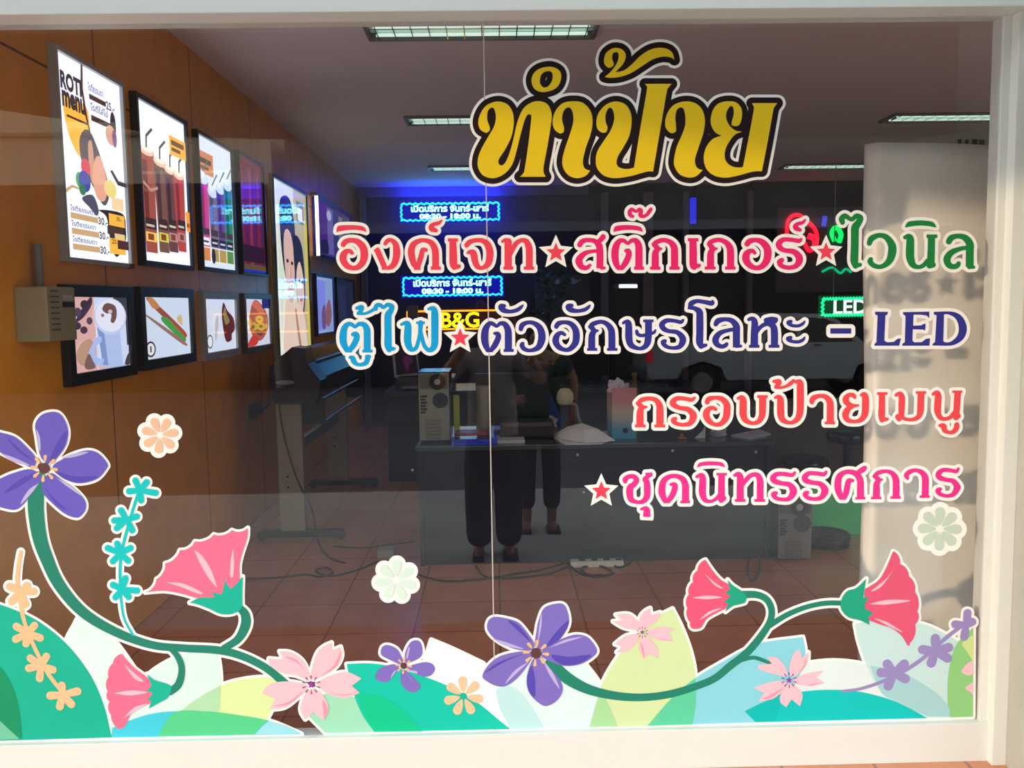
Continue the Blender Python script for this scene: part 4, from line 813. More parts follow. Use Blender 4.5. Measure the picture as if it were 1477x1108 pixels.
def simplify(P, tol=.06):
    n = len(P)
    if n < 8: return P
    A = np.array(P); k = int(np.argmax(((A - A[0]) ** 2).sum(1))); keep = {0, k}; st = [(0, k), (k, n)]
    A = np.vstack([A, A[:1]])
    while st:
        a, b = st.pop()
        if b - a < 2: continue
        v = A[b] - A[a]; L = np.hypot(*v); w = A[a + 1:b] - A[a]
        d_ = np.abs(v[0] * w[:, 1] - v[1] * w[:, 0]) / L if L > 1e-9 else np.hypot(w[:, 0], w[:, 1]); m = int(np.argmax(d_))
        if d_[m] > tol: keep.add(a + 1 + m); st += [(a, a + 1 + m), (a + 1 + m, b)]
    return [tuple(A[i]) for i in sorted(keep) if i < n]
def inside(p, l):
    r_ = False
    for i in range(len(l)):
        a, b = l[i], l[(i + 1) % len(l)]
        if (a[1] > p[1]) != (b[1] > p[1]) and p[0] < (b[0] - a[0]) * (p[1] - a[1]) / (b[1] - a[1]) + a[0]: r_ = not r_
    return r_
def paint(mb, items, lev, grow=0.0, extra=()):
    """draw parsed shapes as one clean outline; grow > 0 widens it by grow px all round (the contour-cut border)"""
    prims = list(extra); i = 0
    while i < len(items):
        k, pts, cor = items[i]
        if k in 'st': prims.append((k, cat_rom(pts, 5)))
        elif k == 'q':
            (xa, ya, w0), (xb, yb, w1) = pts[0], pts[-1]; L = math.hypot(xb - xa, yb - ya) or 1; ux, uy = -(yb - ya) / L, (xb - xa) / L
            prims.append(('p', [(xa + ux * w0 / 2, ya + uy * w0 / 2), (xb + ux * w1 / 2, yb + uy * w1 / 2), (xb - ux * w1 / 2, yb - uy * w1 / 2), (xa - ux * w0 / 2, ya - uy * w0 / 2)]))
        else:
            loops = [smooth_closed(pts, cor)]
            while i + 1 < len(items) and items[i + 1][0] == 'h': i += 1; loops.append(smooth_closed(items[i][1], items[i][2]))
            prims.append(('L', loops))
        i += 1
    if not grow and len(prims) == 1 and prims[0][0] == 'L':
        lp = [[Vector((p[0], p[1], 0)) for p in l] for l in prims[0][1]]; fl = [p for l in lp for p in l]
        mb.add([on_y(p.x, p.y, lev) for p in fl], [list(t) if (fl[t[1]] - fl[t[0]]).cross(fl[t[2]] - fl[t[0]]).z < 0 else list(t)[::-1] for t in tessellate_polygon(lp)]); return
    L = union_loops(prims, grow)
    big = sorted(L, key=lambda l: -abs(area(l))); sgn = area(big[0]) > 0 if big else True
    outs = [l for l in L if (area(l) > 0) == sgn]; holes = [l for l in L if (area(l) > 0) != sgn]; G = [[o] for o in outs]
    for hl in holes:
        best = None
        for g in G:
            if inside(hl[0], g[0]) and (best is None or abs(area(g[0])) < abs(area(best[0]))): best = g
        if best: best.append(hl)
    for g in G: fill(mb, g, lev)
CREAM = vinyl('white', (250, 246, 240))
LV = [-.0006]
def center(items):
    xs = [p[0] for it in items for p in it[1]]; ys = [p[1] for it in items for p in it[1]]
    return on_y((min(xs) + max(xs)) / 2, max(ys), 0)
def lettering(name, glyphs, color, label, cat='lettering', halo=5.0, group=None, mid=None, lev=-.0012):
    """a contour-cut word: white border mesh is the thing, every letter a part"""
    G = [[('t' if k == 's' else k, p, c2) for k, p, c2 in parse(c, t)] for c, t in glyphs]; al = [i for g in G for i in g]
    LV[0] -= 1e-5; mb = MB(); paint(mb, al, LV[0], halo); org = center(al)
    root = mb.build(name, CREAM, None, org); tag(root, label, cat, group)
    if mid:
        m2 = MB(); paint(m2, al, -.00122, mid[0]); m2.build('black_outline', mid[1], root)
    for i, g in enumerate(G):
        m2 = MB(); paint(m2, g, lev - .0001 - i * 1e-5, .3 if not mid else 0); m2.build('letter', color, root)
    return root
YEL = vinyl('yellow', (255, 216, 34)); BLK = vinyl('black', (34, 20, 20))
lettering('title_lettering', [
    ('T1', 'p165,685 150,686 112,660 100,605 120,540 165,485 240,460 310,480 350,540 357,620 342,710 300,800 252,875 247,908 268,925 300,898 335,810 360,710 385,605 425,515 485,468 545,458 600,478 628,530 632,595 603,780 573,950 590,1007! 402,1007! 425,985 438,945 465,760 485,580 475,555 455,560 432,610 402,720 375,830 345,920 290,985 215,1017 140,1000 100,945 97,880 120,810 170,720 215,640 228,570 215,515 195,505 170,530 165,590 181,640 183,668'),
    ('T1', 'p692,692 652,660 640,600 660,530 710,475 780,458 860,470 915,530 930,610 915,700 880,800 860,890 868,938 890,956 913,962! 880,1000 820,1017 760,1000 720,950 710,890 730,800 765,700 788,620 790,560 775,515 750,503 720,530 708,590 722,650 718,682;p702,270 690,330 650,372 570,392 510,370 486,315 500,260 545,222 620,207 680,228;h640,265 635,310 610,348 575,358 550,332 548,300 560,262 590,242 625,242'),
    ('T2', 'p140,685 108,655 102,600 120,540 170,485 240,460 310,480 350,540 357,620 340,710 300,790 260,855 248,905 262,935 300,949 340,949 375,940! 420,660 468,380 466,350 455,332! 648,332! 625,360 612,395 563,680 513,970! 480,968 430,980 350,1002 240,1017 160,1000 110,950 97,890 110,820 160,740 205,670 230,600 228,545 210,507 185,515 168,560 170,610 183,650 172,682'),
    ('T2', 'p190,215 162,190 158,150 175,105 225,73 280,78 312,110 312,150 290,195 238,247! 300,235 360,190 420,130 490,85 560,70 620,80 655,110 668,158! 640,140 580,135 510,155 430,205 350,255 270,282 200,288 162,282! 200,250 240,200 262,150 260,110 245,102 222,112 216,150 228,185 218,206'),
    ('T2', 'p645,690 608,655 602,600 620,540 665,485 740,460 815,470 870,520 890,600 878,690 845,790 818,880 825,928 845,950 875,958! 830,1000 780,1013 715,995 675,945 665,890 685,790 720,710 745,640 748,570 735,515 712,503 688,520 675,570 680,640 678,678'),
    ('T3', 'p745,505 708,495! 712,460 728,400 725,345 708,325 685,340 662,390 665,450 700,510 750,545 805,553! 740,580 690,640 655,710 648,780 670,830 715,862 770,872 810,868! 858,620 905,370 905,330 890,300! 1115,300! 1090,335 1078,370 1030,640 978,905! 930,905 870,915 780,940 660,962 560,945 490,890 462,800 480,700 540,620 620,590! 565,560 530,500 525,430 550,350 600,300 680,283 750,295 795,345 802,410 790,470 772,497')],
    YEL, 'big yellow and black title lettering at the top middle of the window', halo=12.2, mid=(8.2, BLK))
RED = vinyl('red', (255, 70, 92)); PINK = vinyl('pink', (250, 34, 116)); GRN = vinyl('green', (22, 138, 62)); CYA = vinyl('cyan', (0, 170, 234)); NAVY = vinyl('navy', (50, 50, 150)); ORED = vinyl('scarlet', (255, 78, 84)); MAG = vinyl('magenta', (250, 52, 150))
lettering('word_lettering', [
    ('A1', 'p50,410! 60,350 100,328 250,322 380,335 430,365 443,410! 380,390 250,380 120,395;s140,578,66 175,538,66 250,522,58 335,545,76 400,615,90 420,710,96 400,810,86 340,878,70 270,893,58 190,865,72 140,790,86 142,720,86 180,672,62 228,668,52 256,692,44'),
    ('A1', 's700,565,48 730,527,52 780,520,48 832,570,70 850,660,90 843,760,88 808,850,74 740,893,48;q590,655,72 690,880,66;s560,660,24 600,640,40;q655,893,44 800,893,30'),
    ('A1', 's1240,652,48 1195,650,52 1180,720,66 1150,820,66 1130,888,54;s1110,890,50 1075,830,72 1052,740,85 1045,660,85 1072,580,75 1140,535,58 1220,523,52 1308,555,68 1358,640,82 1368,740,86 1368,900,86;q1308,894,40 1437,894,40;q1085,893,46 1165,893,46;s1375,393,44 1322,372,70 1310,340,60 1345,310,48 1410,293,42 1440,268,26 1450,256,12'),
    ('A2', 's213,540,84 218,700,95 222,840,95 240,890,50;q150,518,38 280,518,38;s230,885,58 280,873,56 302,868,36'),
    ('A2', 's398,588,60 432,550,62 500,525,52 598,525,58 668,570,78 704,660,90 704,750,90 680,840,78 600,893,46 540,868,68 508,800,80 494,720,84 480,685,74 432,680,46 412,694,24'),
    ('A2', 'q950,530,92 950,905,92;s872,540,30 910,520,46 960,528,60;q890,894,38 1015,894,38;s985,720,30 1012,640,56 1060,560,58 1130,522,50 1190,538,68 1225,612,84 1232,700,86 1232,905,86;q1160,894,38 1295,894,38')],
    RED, 'red Thai word at the start of the first text line')
lettering('word_lettering', [
    ('A3', 's150,582,66 182,537,62 250,520,54 340,530,58 398,578,78 418,660,86 418,895,86;s400,545,56 445,500,64 460,476,66;s440,895,36 476,892,36;s400,665,46 320,670,42 225,692,58 152,760,80 140,810,90 172,875,70 240,890,56 285,855,38'),
    ('A3', 's762,662,40 798,670,66 800,730,74 760,820,74 710,890,56;q650,890,54 725,890,54;s655,880,60 626,800,85 618,700,92 634,600,84 680,532,60 740,530,48 790,565,38 840,527,48 900,532,70 934,600,86 938,700,92 938,905,92;q875,894,38 1003,894,38;p600,410! 615,350 660,330 790,322 920,335 970,360 985,410! 920,390 790,380 670,395;s855,205,38 820,185,50 815,140,50 842,110,40 880,130,38 905,140,30 940,112,40 965,132,50 958,190,50 1000,205,40 1050,175,42 1085,125,46 1100,105,34'),
    ('A3', 's1132,578,48 1170,612,66 1180,645,66 1158,690,80 1155,760,90 1155,905,90;s1185,640,60 1238,634,22;s1132,576,46 1175,545,58 1260,520,56 1350,545,64 1403,610,84 1412,700,90 1412,905,90;q1088,894,38 1222,894,38;q1345,894,38 1478,894,38'),
    ('A4', 's218,420,72 220,560,76 222,680,74 236,712,40;q165,412,30 275,412,30;s230,700,46 272,690,44 288,686,28'),
    ('A4', 's386,460,38 415,488,54 424,515,54 408,555,66 405,610,72 405,722,72;s430,512,48 474,506,18;s386,458,36 415,432,46 490,413,44 560,435,50 608,490,66 618,560,72 618,722,72;q345,714,30 457,714,30;q562,714,30 670,714,30'),
    ('A4', 's795,457,54 822,427,54 890,416,46 952,436,62 1004,495,74 1015,560,78 1000,640,72 950,698,56 890,713,46 830,690,58 785,632,72 785,575,72 815,537,50 853,532,42 876,553,34'),
    ('A4', 's1370,408,26 1345,425,42 1260,412,42 1180,412,46 1135,450,60 1140,490,58 1190,525,46 1290,540,54 1344,590,70 1350,640,70 1310,695,50 1230,710,42 1160,690,46 1140,652,54 1165,630,46;s1358,308,34 1318,290,52 1308,266,46 1340,242,36 1385,230,32 1408,206,20 1416,196,10')],
    PINK, 'hot pink Thai word in the middle of the first text line')
lettering('word_lettering', [
    ('A5', 's102,140,44 95,105,54 126,76,44 165,100,38 196,110,38 235,78,44 274,95,54 262,135,58 225,190,72 222,260,72 220,400,72 216,510,72 228,565,44;s230,560,44 272,550,34'),
    ('A5', 's362,342,46 385,295,54 460,265,42 530,287,54 580,362,72 581,440,76 550,520,60 480,568,40 410,560,44 370,522,50 376,498,40'),
    ('A5', 's708,285,34 740,275,46 758,305,70 756,400,76 758,480,76 782,548,58 830,572,38 880,560,38 925,515,44;s965,275,66 962,400,66 958,500,70 955,550,70;q918,274,30 1018,274,30;s945,558,54 978,550,52;p708,188! 725,150 760,130 860,122 960,132 995,155 1008,188! 940,175 860,168 780,175'),
    ('A5', 's1132,325,54 1156,290,54 1220,272,42 1290,290,58 1335,350,70 1335,430,72 1334,570,74;s1325,577,28 1374,574,26;s1325,385,38 1250,394,38 1160,430,54 1115,490,66 1130,550,58 1180,570,46 1215,556,46 1226,538,40')],
    GRN, 'green Thai word at the right end of the first text line')
lettering('word_lettering', [
    ('B1', 's236,430,40 274,430,62 284,470,66 250,550,66 200,615,56;q150,618,48 225,618,48;s162,610,56 126,530,78 122,440,82 140,352,68 186,306,48 230,316,42 265,340,36 310,307,44 370,316,58 403,370,74 407,450,78 407,632,78;q352,628,30 470,628,30;s205,702,34 235,712,56 250,750,60 290,785,40 350,785,42 398,760,56 415,700,60;q384,690,22 452,690,22;s285,120,36 340,112,56 330,155,45 306,178,40;s300,182,34 370,186,28 440,162,34 490,130,36'),
    ('B1', 's505,125,54 520,84,42 562,84,44 600,110,38 648,78,42 700,100,54 690,145,60 656,200,78 652,300,80 654,420,80 654,550,84 668,610,60;s670,600,56 715,600,40 735,597,20'),
    ('B1', 's812,312,30 855,297,44 888,312,68 888,400,84 885,500,84 905,580,70 940,612,46 985,590,44 1015,500,42 1033,400,42 1040,295,60;q988,292,26 1088,292,26;s1042,400,36 1056,460,38 1082,560,44 1130,614,48 1180,600,64 1205,540,78 1207,400,80 1207,200,80 1196,130,58 1155,124,40 1132,130,26')],
    CYA, 'sky blue Thai word at the start of the second text line')
lettering('word_lettering', [
    ('B2', 's390,104,44 350,118,76 382,162,66 470,180,46 560,160,50 610,125,42 640,95,16;s262,470,34 304,480,60 310,530,70 270,620,72 220,690,56;q155,695,48 235,695,48;s170,690,60 136,600,85 128,500,92 148,400,80 200,336,54 250,350,48 290,375,38 340,337,48 400,350,66 438,420,84 445,500,90 445,708,90;q385,698,34 515,698,34'),
    ('B2', 's612,412,56 630,360,64 700,326,48 780,332,54 858,390,78 890,480,92 885,570,92 840,660,72 740,698,44 660,680,54 626,632,60 636,607,46'),
    ('B2', 's1288,100,46 1246,118,76 1280,158,66 1370,172,46 1460,155,48 1508,124,40 1532,96,16;s1084,380,56 1112,340,62 1190,322,48 1280,345,64 1338,420,80 1350,510,88 1335,600,82 1270,675,62 1200,690,48 1120,655,68 1078,590,80 1080,530,80 1112,478,58 1158,464,46 1196,488,38'),
    ('B3', 's102,382,48 140,412,64 150,445,66 130,490,80 125,560,88 125,692,88;s155,440,58 206,434,22;s104,382,46 142,345,58 240,316,50 320,340,60 378,410,80 392,500,88 392,692,88;q65,684,32 196,684,32;q330,684,32 465,684,32'),
    ('B3', 's545,332,34 588,312,46 614,340,78 618,450,90 620,540,90 650,628,74 750,672,44 830,650,62 870,580,84 880,450,86 880,300,86;q812,304,32 946,304,32;s724,442,42 736,480,44 790,500,42 880,480,38 950,460,38 974,428,22'),
    ('B3', 's1340,294,30 1310,320,46 1220,302,46 1120,300,54 1060,350,72 1080,405,66 1150,440,50 1260,455,56 1328,520,78 1335,580,82 1290,650,58 1190,665,42 1110,640,50 1075,592,62 1100,572,46'),
    ('C1', 's315,104,20 308,130,46 230,116,42 150,106,40 92,130,54 78,168,44;q55,170,40 140,186,40;s130,186,42 175,220,66 180,300,72 180,450,72 178,540,72 192,590,46;s198,588,48 244,576,32'),
    ('C1', 's350,352,46 376,316,56 450,300,40 520,315,52 567,370,68 570,450,72 570,598,72;s570,588,32 618,586,26;s555,405,36 470,420,38 390,450,50 348,510,66 360,563,56 410,590,42 450,580,42 466,564,36'),
    ('C1', 's702,302,32 738,293,42 764,330,64 762,450,74 760,600,76;q705,588,28 814,588,28;s785,450,24 820,390,38 870,355,42 920,345,58 964,380,66 975,450,72 975,600,72;q915,588,28 1026,588,28;s885,310,46 940,300,50 988,305,50;s930,335,50 985,325,36'),
    ('C1', 's1148,325,38 1124,338,42 1160,365,32 1230,370,30 1280,345,28 1298,320,12;s1146,496,38 1120,510,44 1160,535,32 1230,540,32 1280,518,30 1298,490,12')],
    NAVY, 'long navy blue Thai word in the second text line')
lettering('dash_lettering', [('C2', 'p115,282! 305,282! 305,328! 115,328!')], NAVY, 'navy dash in a white rectangle between blue Thai word and LED', halo=6.2)
lettering('word_lettering', [
    ('C2', 'p530,128! 645,130! 640,152! 622,160! 612,395! 640,412! 700,408! 735,380! 765,375! 750,440! 522,440! 525,425! 542,410! 553,160! 530,150!'),
    ('C2', 'p787,132! 1028,128! 1028,182! 1005,160! 950,152! 882,152! 878,258! 955,255! 980,240! 995,242! 990,298! 970,290! 876,288! 872,395! 890,412! 960,410! 1000,380! 1035,375! 1030,440! 780,440! 785,422! 805,410! 812,165! 790,150!'),
    ('C2', 'p1073,130! 1240,128 1330,170 1376,270 1350,370 1260,432 1150,440! 1060,438! 1065,422! 1085,410! 1100,160! 1075,150!;h1165,150! 1210,150 1275,190 1305,270 1290,350 1230,405 1180,412 1158,400!')],
    NAVY, 'navy letters LED at the end of the second text line', halo=5.2)
lettering('word_lettering', [
    ('D1', 's136,386,48 180,425,66 188,450,66 172,490,82 168,560,92 168,702,92;s195,440,58 256,434,22;s140,386,46 190,342,58 290,322,50 380,345,62 428,420,84 432,500,92 432,702,92;q103,688,34 240,688,34;q362,688,34 500,688,34'),
    ('D1', 's893,314,32 850,340,50 760,324,50 660,322,56 605,370,76 620,410,70 700,450,54 800,465,64 868,525,84 875,580,88 830,655,64 730,672,44 640,650,52 610,612,62 640,592,46'),
    ('D1', 's1060,372,58 1086,330,64 1170,312,48 1260,330,66 1320,400,84 1325,490,90 1310,580,84 1250,655,64 1170,670,48 1095,630,68 1052,560,84 1056,500,82 1092,457,58 1140,447,48 1176,468,40'),
    ('D2', 's80,326,34 120,312,46 138,350,76 138,450,82 140,520,80 170,588,60 250,620,40 320,600,54 362,530,72 368,420,78 368,300,78;q308,305,30 428,305,30'),
    ('D2', 's520,316,30 558,306,44 580,345,74 582,440,80 585,520,78 610,583,62 690,615,40 760,590,56 805,520,74 815,400,80 815,200,80 812,140,66 790,126,46 762,130,36;s500,125,30 560,130,64 545,170,50 526,192,40;s530,196,34 600,197,28 660,176,34 705,145,46 735,115,32'),
    ('D2', 's955,378,36 952,358,58 976,320,62 1050,296,44 1120,312,58 1165,370,74 1170,450,80 1170,630,80;q1106,617,30 1224,617,30'),
    ('D3', 's244,173,30 225,150,44 180,147,40 146,190,64 165,235,56 220,260,38 280,257,20;s240,262,28 180,290,54 145,350,70 165,410,52 240,430,34 310,410,50 350,350,68 358,250,72 355,165,66 338,140,46 312,147,26'),
    ('D3', 's533,140,62 532,260,66 530,360,68 532,415,46;q483,130,24 590,130,24;s538,408,46 575,405,38 596,402,18'),
    ('D3', 's684,147,32 722,132,42 744,170,62 742,270,64 740,370,56;s705,380,60 716,404,46;s745,385,36 790,405,32 860,408,36 920,380,48 942,320,66 946,220,68 950,115,68;q895,120,24 1002,120,24'),
    ('D3', 's1078,137,30 1118,122,44 1132,160,66 1126,260,70 1126,320,68 1150,383,50 1200,402,36 1260,385,38 1305,335,44;s1340,110,66 1333,230,66 1326,340,64 1322,385,60;q1284,112,22 1388,112,22;s1325,365,60 1348,372,46;s1150,472,30 1190,477,54 1200,520,52 1240,545,34 1290,540,44 1325,500,54 1330,465,52')],
    ORED, 'scarlet Thai phrase forming the third text line')
lettering('word_lettering', [
    ('E1', 's550,328,42 547,300,58 590,268,48 650,268,54 684,310,60 650,360,62 606,400,76 602,470,78 620,540,64 690,570,40 760,560,54 805,500,72 808,400,76 802,330,66 780,298,52 820,265,46 850,242,46;q790,238,30 864,236,30;s740,652,30 788,640,42 804,670,74 803,744,84'),
    ('E1', 's1088,360,30 1133,365,58 1135,410,64 1105,490,64 1060,550,54;q1005,556,50 1075,556,50;s1018,550,56 986,470,78 985,390,78 1010,312,68 1080,266,50 1160,263,50 1230,300,66 1260,370,76 1262,450,80 1262,580,80;q1202,568,28 1314,568,28'),
    ('E2', 's38,242,30 84,222,40 100,260,66 98,340,72 98,420,70 125,488,50 180,505,32 240,480,34 285,430,36;s302,220,66 300,330,66 300,430,70 298,490,58;q248,215,24 357,215,24;s305,470,64 326,472,52;p40,140! 55,105 90,88 190,80 290,88 325,110 335,140! 270,122 190,118 100,125'),
    ('E2', 's442,226,32 480,212,42 500,250,68 500,350,72 500,504,74;q445,495,26 554,495,26;s525,340,24 552,290,44 600,237,44 650,217,42 690,232,54 712,290,66 712,370,68 712,504,68;q653,495,26 764,495,26'),
    ('E2', 's1080,198,26 1050,225,40 970,213,42 890,215,44 850,255,62 870,290,56 940,312,44 1020,325,50 1062,375,70 1062,420,70 1020,475,48 950,485,36 880,468,42 856,432,54 880,417,38'),
    ('E2', 's1415,190,26 1390,216,40 1300,206,42 1225,208,44 1188,250,62 1205,285,56 1270,305,44 1350,318,50 1398,370,70 1398,410,70 1360,465,48 1285,480,36 1215,463,42 1193,427,54 1215,412,38'),
    ('E3', 's282,270,30 242,270,44 230,310,56 215,390,56 198,435,46;q155,442,42 210,442,42;s160,435,50 135,370,64 130,290,66 150,222,58 210,182,40 280,186,48 328,215,58 358,270,64 360,350,68 360,455,68;s332,190,46 380,160,54 402,142,44;q310,450,22 408,448,22'),
    ('E3', 's500,226,34 530,246,46 540,272,48 524,305,58 522,360,66 520,452,66;s548,262,36 580,260,16;s502,225,34 540,191,42 620,175,34 680,195,44 716,250,62 722,330,66 720,452,66;q468,447,22 570,447,22;q664,442,22 766,442,22'),
    ('E3', 's838,247,28 825,215,46 860,181,44 920,165,34 980,186,48 1016,240,64 1018,320,66 1015,442,66;q962,433,22 1060,433,22'),
    ('E3', 's1354,148,22 1330,176,36 1260,163,36 1190,165,40 1150,205,54 1165,240,50 1230,262,40 1300,275,46 1338,325,62 1338,350,64 1300,410,44 1230,425,32 1165,405,40 1146,372,50 1168,357,34')],
    MAG, 'magenta Thai phrase forming the fourth text line')
def star_pts(cx, cy, R, k=.42): return ' '.join('%.2f,%.2f!' % (cx + (R if i % 2 == 0 else R * k) * math.sin(i * math.pi / 5), cy - (R if i % 2 == 0 else R * k) * math.cos(i * math.pi / 5)) for i in range(10))
def star(cx, cy, R, label):
    LV[0] -= 1e-5; mb = MB(); paint(mb, parse('PX', 'p' + star_pts(cx, cy, R, .47)), LV[0]); o = mb.build('star_sticker', CREAM, None, on_y(cx, cy, 0)); tag(o, label, 'sticker', 'red stars in the lettering')
    mb = MB(); paint(mb, parse('PX', 'p' + star_pts(cx, cy, R * .555, .45)), -.0012); mb.build('red_star', RED, o)
star(801.8, 364.5, 26, 'red star between the red and the pink Thai words')
star(1191.5, 363.5, 25, 'red star between the pink and the green Thai words')
star(663.7, 487.5, 25.5, 'red star between the sky blue and navy Thai words')
star(867.3, 708.6, 26, 'red star left of the magenta fourth text line')

# ---------------- flower band
def sticker(name, parts, label, cat, border=3.6, lev=-.0018, group=None):
    """parts: (part name, crop, shapes, colour, level step); first part is the body of the thing"""
    P = [(n, parse(c, t), col, st) for n, c, t, col, st in parts]
    n, it, col, st = P[0]; mb = MB(); paint(mb, it, lev - st * .00035); root = mb.build(name, vinyl('%d_%d_%d' % col, col), None, center(it)); tag(root, label, cat, group)
    if border:
        LV[0] -= 1e-5; mb = MB(); al = []
        for n, it, col, st in P:
            if n in ('petal', 'stalk', 'calyx', 'blossom', 'leaf', 'branch') or it is P[0][1]: al += it
        paint(mb, al, LV[0], border); mb.build('white_border', CREAM, root)
    for i, (n, it, col, st) in enumerate(P[1:]):
        mb = MB(); paint(mb, it, lev - st * .00035 - (i + 1) * 1e-5); mb.build(n, vinyl('%d_%d_%d' % col, col), root)
    return root
LF = -.0013
def leaf(shape, col, label, st=0, overlays=()):
    sticker('leaf_sticker', [('leaf', 'PX', shape, col, st)] + [('overlap', 'PX', s, c, st + 1.5) for s, c in overlays], label, 'leaf sticker', 3.6, LF, 'printed leaves along the window bottom')
leaf('p92,930! 105,905 120,889 160,918 195,965 222,1005 232,1064! 150,1065! 130,965', (228, 250, 246), 'pale mint leaf rising behind the big teal leaf at left', 0)
leaf('p165,1050! 190,1010 215,972 262,945 313,934! 318,970 318,1000 312,1061! 160,1064!', (222, 248, 242), 'pale mint leaf between the two pink bells at lower left', .2)
leaf('p228,1063! 251,1034 283,1009 318,989 350,980 384,977 404,985! 398,1010 385,1038 366,1060!', (226, 246, 172), 'yellow green leaf under the left pink blossom', .4, [('p283,1009 318,989! 317,1020 313,1030! 251,1034!', (182, 230, 184))])
leaf('p160,1064! 162,1050! 188,1039 217,1030 251,1026 296,1026 340,1031 389,1040 435,1059!', (70, 212, 232), 'turquoise blue leaf low at the left behind small pink bell', .6, [('p228,1062! 251,1028 296,1026 340,1031 386,1039! 366,1060!', (88, 216, 146)), ('p388,1040! 415,1048 433,1058! 368,1059.5! 378,1048!', (160, 228, 240))])
leaf('p-40,860! 0,872 50,893 95,928 130,973 150,1018 161,1064! -40,1070!', (18, 186, 154), 'big teal leaf at the far left edge carrying the orange sprig', 1.0, [('p-40,930! 0,962 18,990 28,1025 32,1066! -40,1069!', (16, 152, 104)), ('p-40,1000! 0,1040 28,1066! -40,1069!', (118, 204, 164))])
leaf('p446,1034! 465,1003 490,1000 515,1007! 525,1030 541,1056! 470,1058!', (164, 232, 196), 'light green leaf below the left pink blossom', .2)
leaf('p500,958! 533,957 567,962 612,976 651,992 688,1013 720,1039 736,1052! 540,1056! 522,1030 508,995', (14, 206, 178), 'broad teal leaf at bottom centre under the small violet flower', 1.0, [('p515,1000! 549,1005 580,1023 609,1055! 541,1056! 525,1030', (4, 208, 150))])
leaf('p622,923! 655,937 697,957! 722,985 745,1015 742,1052! 700,1030 650,992 608,968!', (248, 250, 250), 'white leaf between the small and the large violet flowers', 0)
leaf('p715,1000! 725,960 770,930 830,945 850,965 868,990 880,1010 850,1049! 735,1052!', (226, 250, 250), 'very pale cyan leaf under the large violet flower', .3, [('p715,997! 732,989 756,1005 785,1050! 737,1052! 722,1025', (196, 240, 240))])
leaf('p970,878! 984,906 997,942 1003,976 1002,1016 999,1046! 850,1049! 858,1021 868,987 889,950 915,919 942,893', (218, 240, 178), 'tall pointed yellow green leaf right of the large violet flower', .6, [('p863,1005! 874,1008! 891,1048! 850,1049!', (176, 230, 166))])
leaf('p934,1047! 968,1008 1003,978 1050,950 1072,938 1099,927 1158,919! 1161,950 1140,1000 1098,1042!', (142, 222, 236), 'sky blue pointed leaf behind the right pink blossom', .9, [('p934,1047! 968,1008 1003,978! 1004,1010 999,1045!', (96, 216, 166))])
leaf('p1160,957! 1202,953 1246,958 1300,975 1340,1000 1370,1036! 1110,1041! 1140,1000', (232, 248, 246), 'very pale mint leaf low at the right behind the teal one', .7)
leaf('p1233,900! 1280,893 1330,900 1357,911 1382,925! 1376,990 1370,1034! 1330,1030 1290,1012 1265,990 1250,960 1238,925', (206, 238, 236), 'pale aqua leaf below the right pink bell', .8, [('p1255,960! 1302,971 1349,999 1370,1022! 1370,1034! 1338,1034! 1294,1013 1271,999', (172, 220, 222))])
leaf('p1074,1026! 1113,1008 1155,998 1202,995 1246,999 1294,1013 1338,1036! 1090,1042!', (6, 206, 200), 'teal leaf along the bottom right edge', 1.2, [('p1113,1008! 1128,1003 1118,1040.5! 1090,1042! 1074,1026!', (0, 196, 190))])
leaf('p1404,905! 1382,926 1373,946 1367,980 1367,1019 1370,1035! 1403.5,1034!', (150, 216, 136), 'green leaf at the far right edge by the frame', 1.3, [('p1404.5,915! 1388,928 1393,938 1404,955!', (216, 236, 150))])
VT = (34, 136, 112)
sticker('vine_sticker', [('stalk', 'PX', 's56,690,20 52,715,23 52,740,23 57,775,21 67,805,19 85,843,17 118,882,15 165,911,13 217,930,11.5 262,935,11 314,938,11.5 350,947,11 384,964,11 412,987,12', VT, 2.2),
    ('branch', 'F2', 's1235,592,36 1310,545,44 1352,470,54 1352,410,50 1325,375,40', VT, 2.2), ('branch', 'F2', 's930,590,22 980,640,34 1002,710,36 985,790,42 940,832,40', VT, 2.2)], 'long green vine curving from the left violet flower to the pink blossom', 'vine sticker', 3.8)
sticker('vine_sticker', [('stalk', 'PX', 's795,957,17 819,979,17 850,995,14 889,1004,12 929,1006,11 968,1001,11 1007,989,10.5 1032,978,10.5 1054,960,11 1076,943,11 1096,920,10.5 1110,898,9.5 1113,880,9.5 1106,865,9.5 1091,858,10 1070,858,11', VT, 2.2),
    ('branch', 'F5', 's290,440,30 380,385,28 480,345,26 580,325,26 670,325,26', VT, 2.2), ('branch', 'F5', 's120,625,26 200,608,20 250,620,20 290,637,14', VT, 2.2)], 'green vine looping from the large violet flower to two pink bells at right', 'vine sticker', 3.8)
VIO, VIL, VID = (110, 95, 198), (196, 186, 232), (90, 76, 184)
def violet(crop, petals, cx, cy, rc, streaks, label, col=VIO, shade=()):
    ch = [('petal', crop, 'p' + p, col, 3) for p in petals]; c0 = ch[0]
    stm = ''.join('s%g,%g,%g %g,%g,%g;' % (cx + rc * 1.35 * math.cos(a), cy + rc * 1.35 * math.sin(a), rc * .35, cx + rc * 2.2 * math.cos(a), cy + rc * 2.2 * math.sin(a), rc * .65) for a in [.1 + k * .785 for k in range(8)])
    sticker('flower_sticker', [c0] + ch[1:] + [('petal_shade', crop, 'p' + s, VID, 3.6) for s in shade] + [('petal_highlight', crop, 'p' + s, VIL, 4.2) for s in streaks] + [('stamens', crop, stm, (246, 196, 134), 5), ('flower_center', crop, 'p' + ' '.join('%g,%g' % (cx + rc * math.cos(t), cy + rc * math.sin(t)) for t in [k * .5236 for k in range(12)]), (100, 62, 62), 5.6)], label, 'flower sticker')
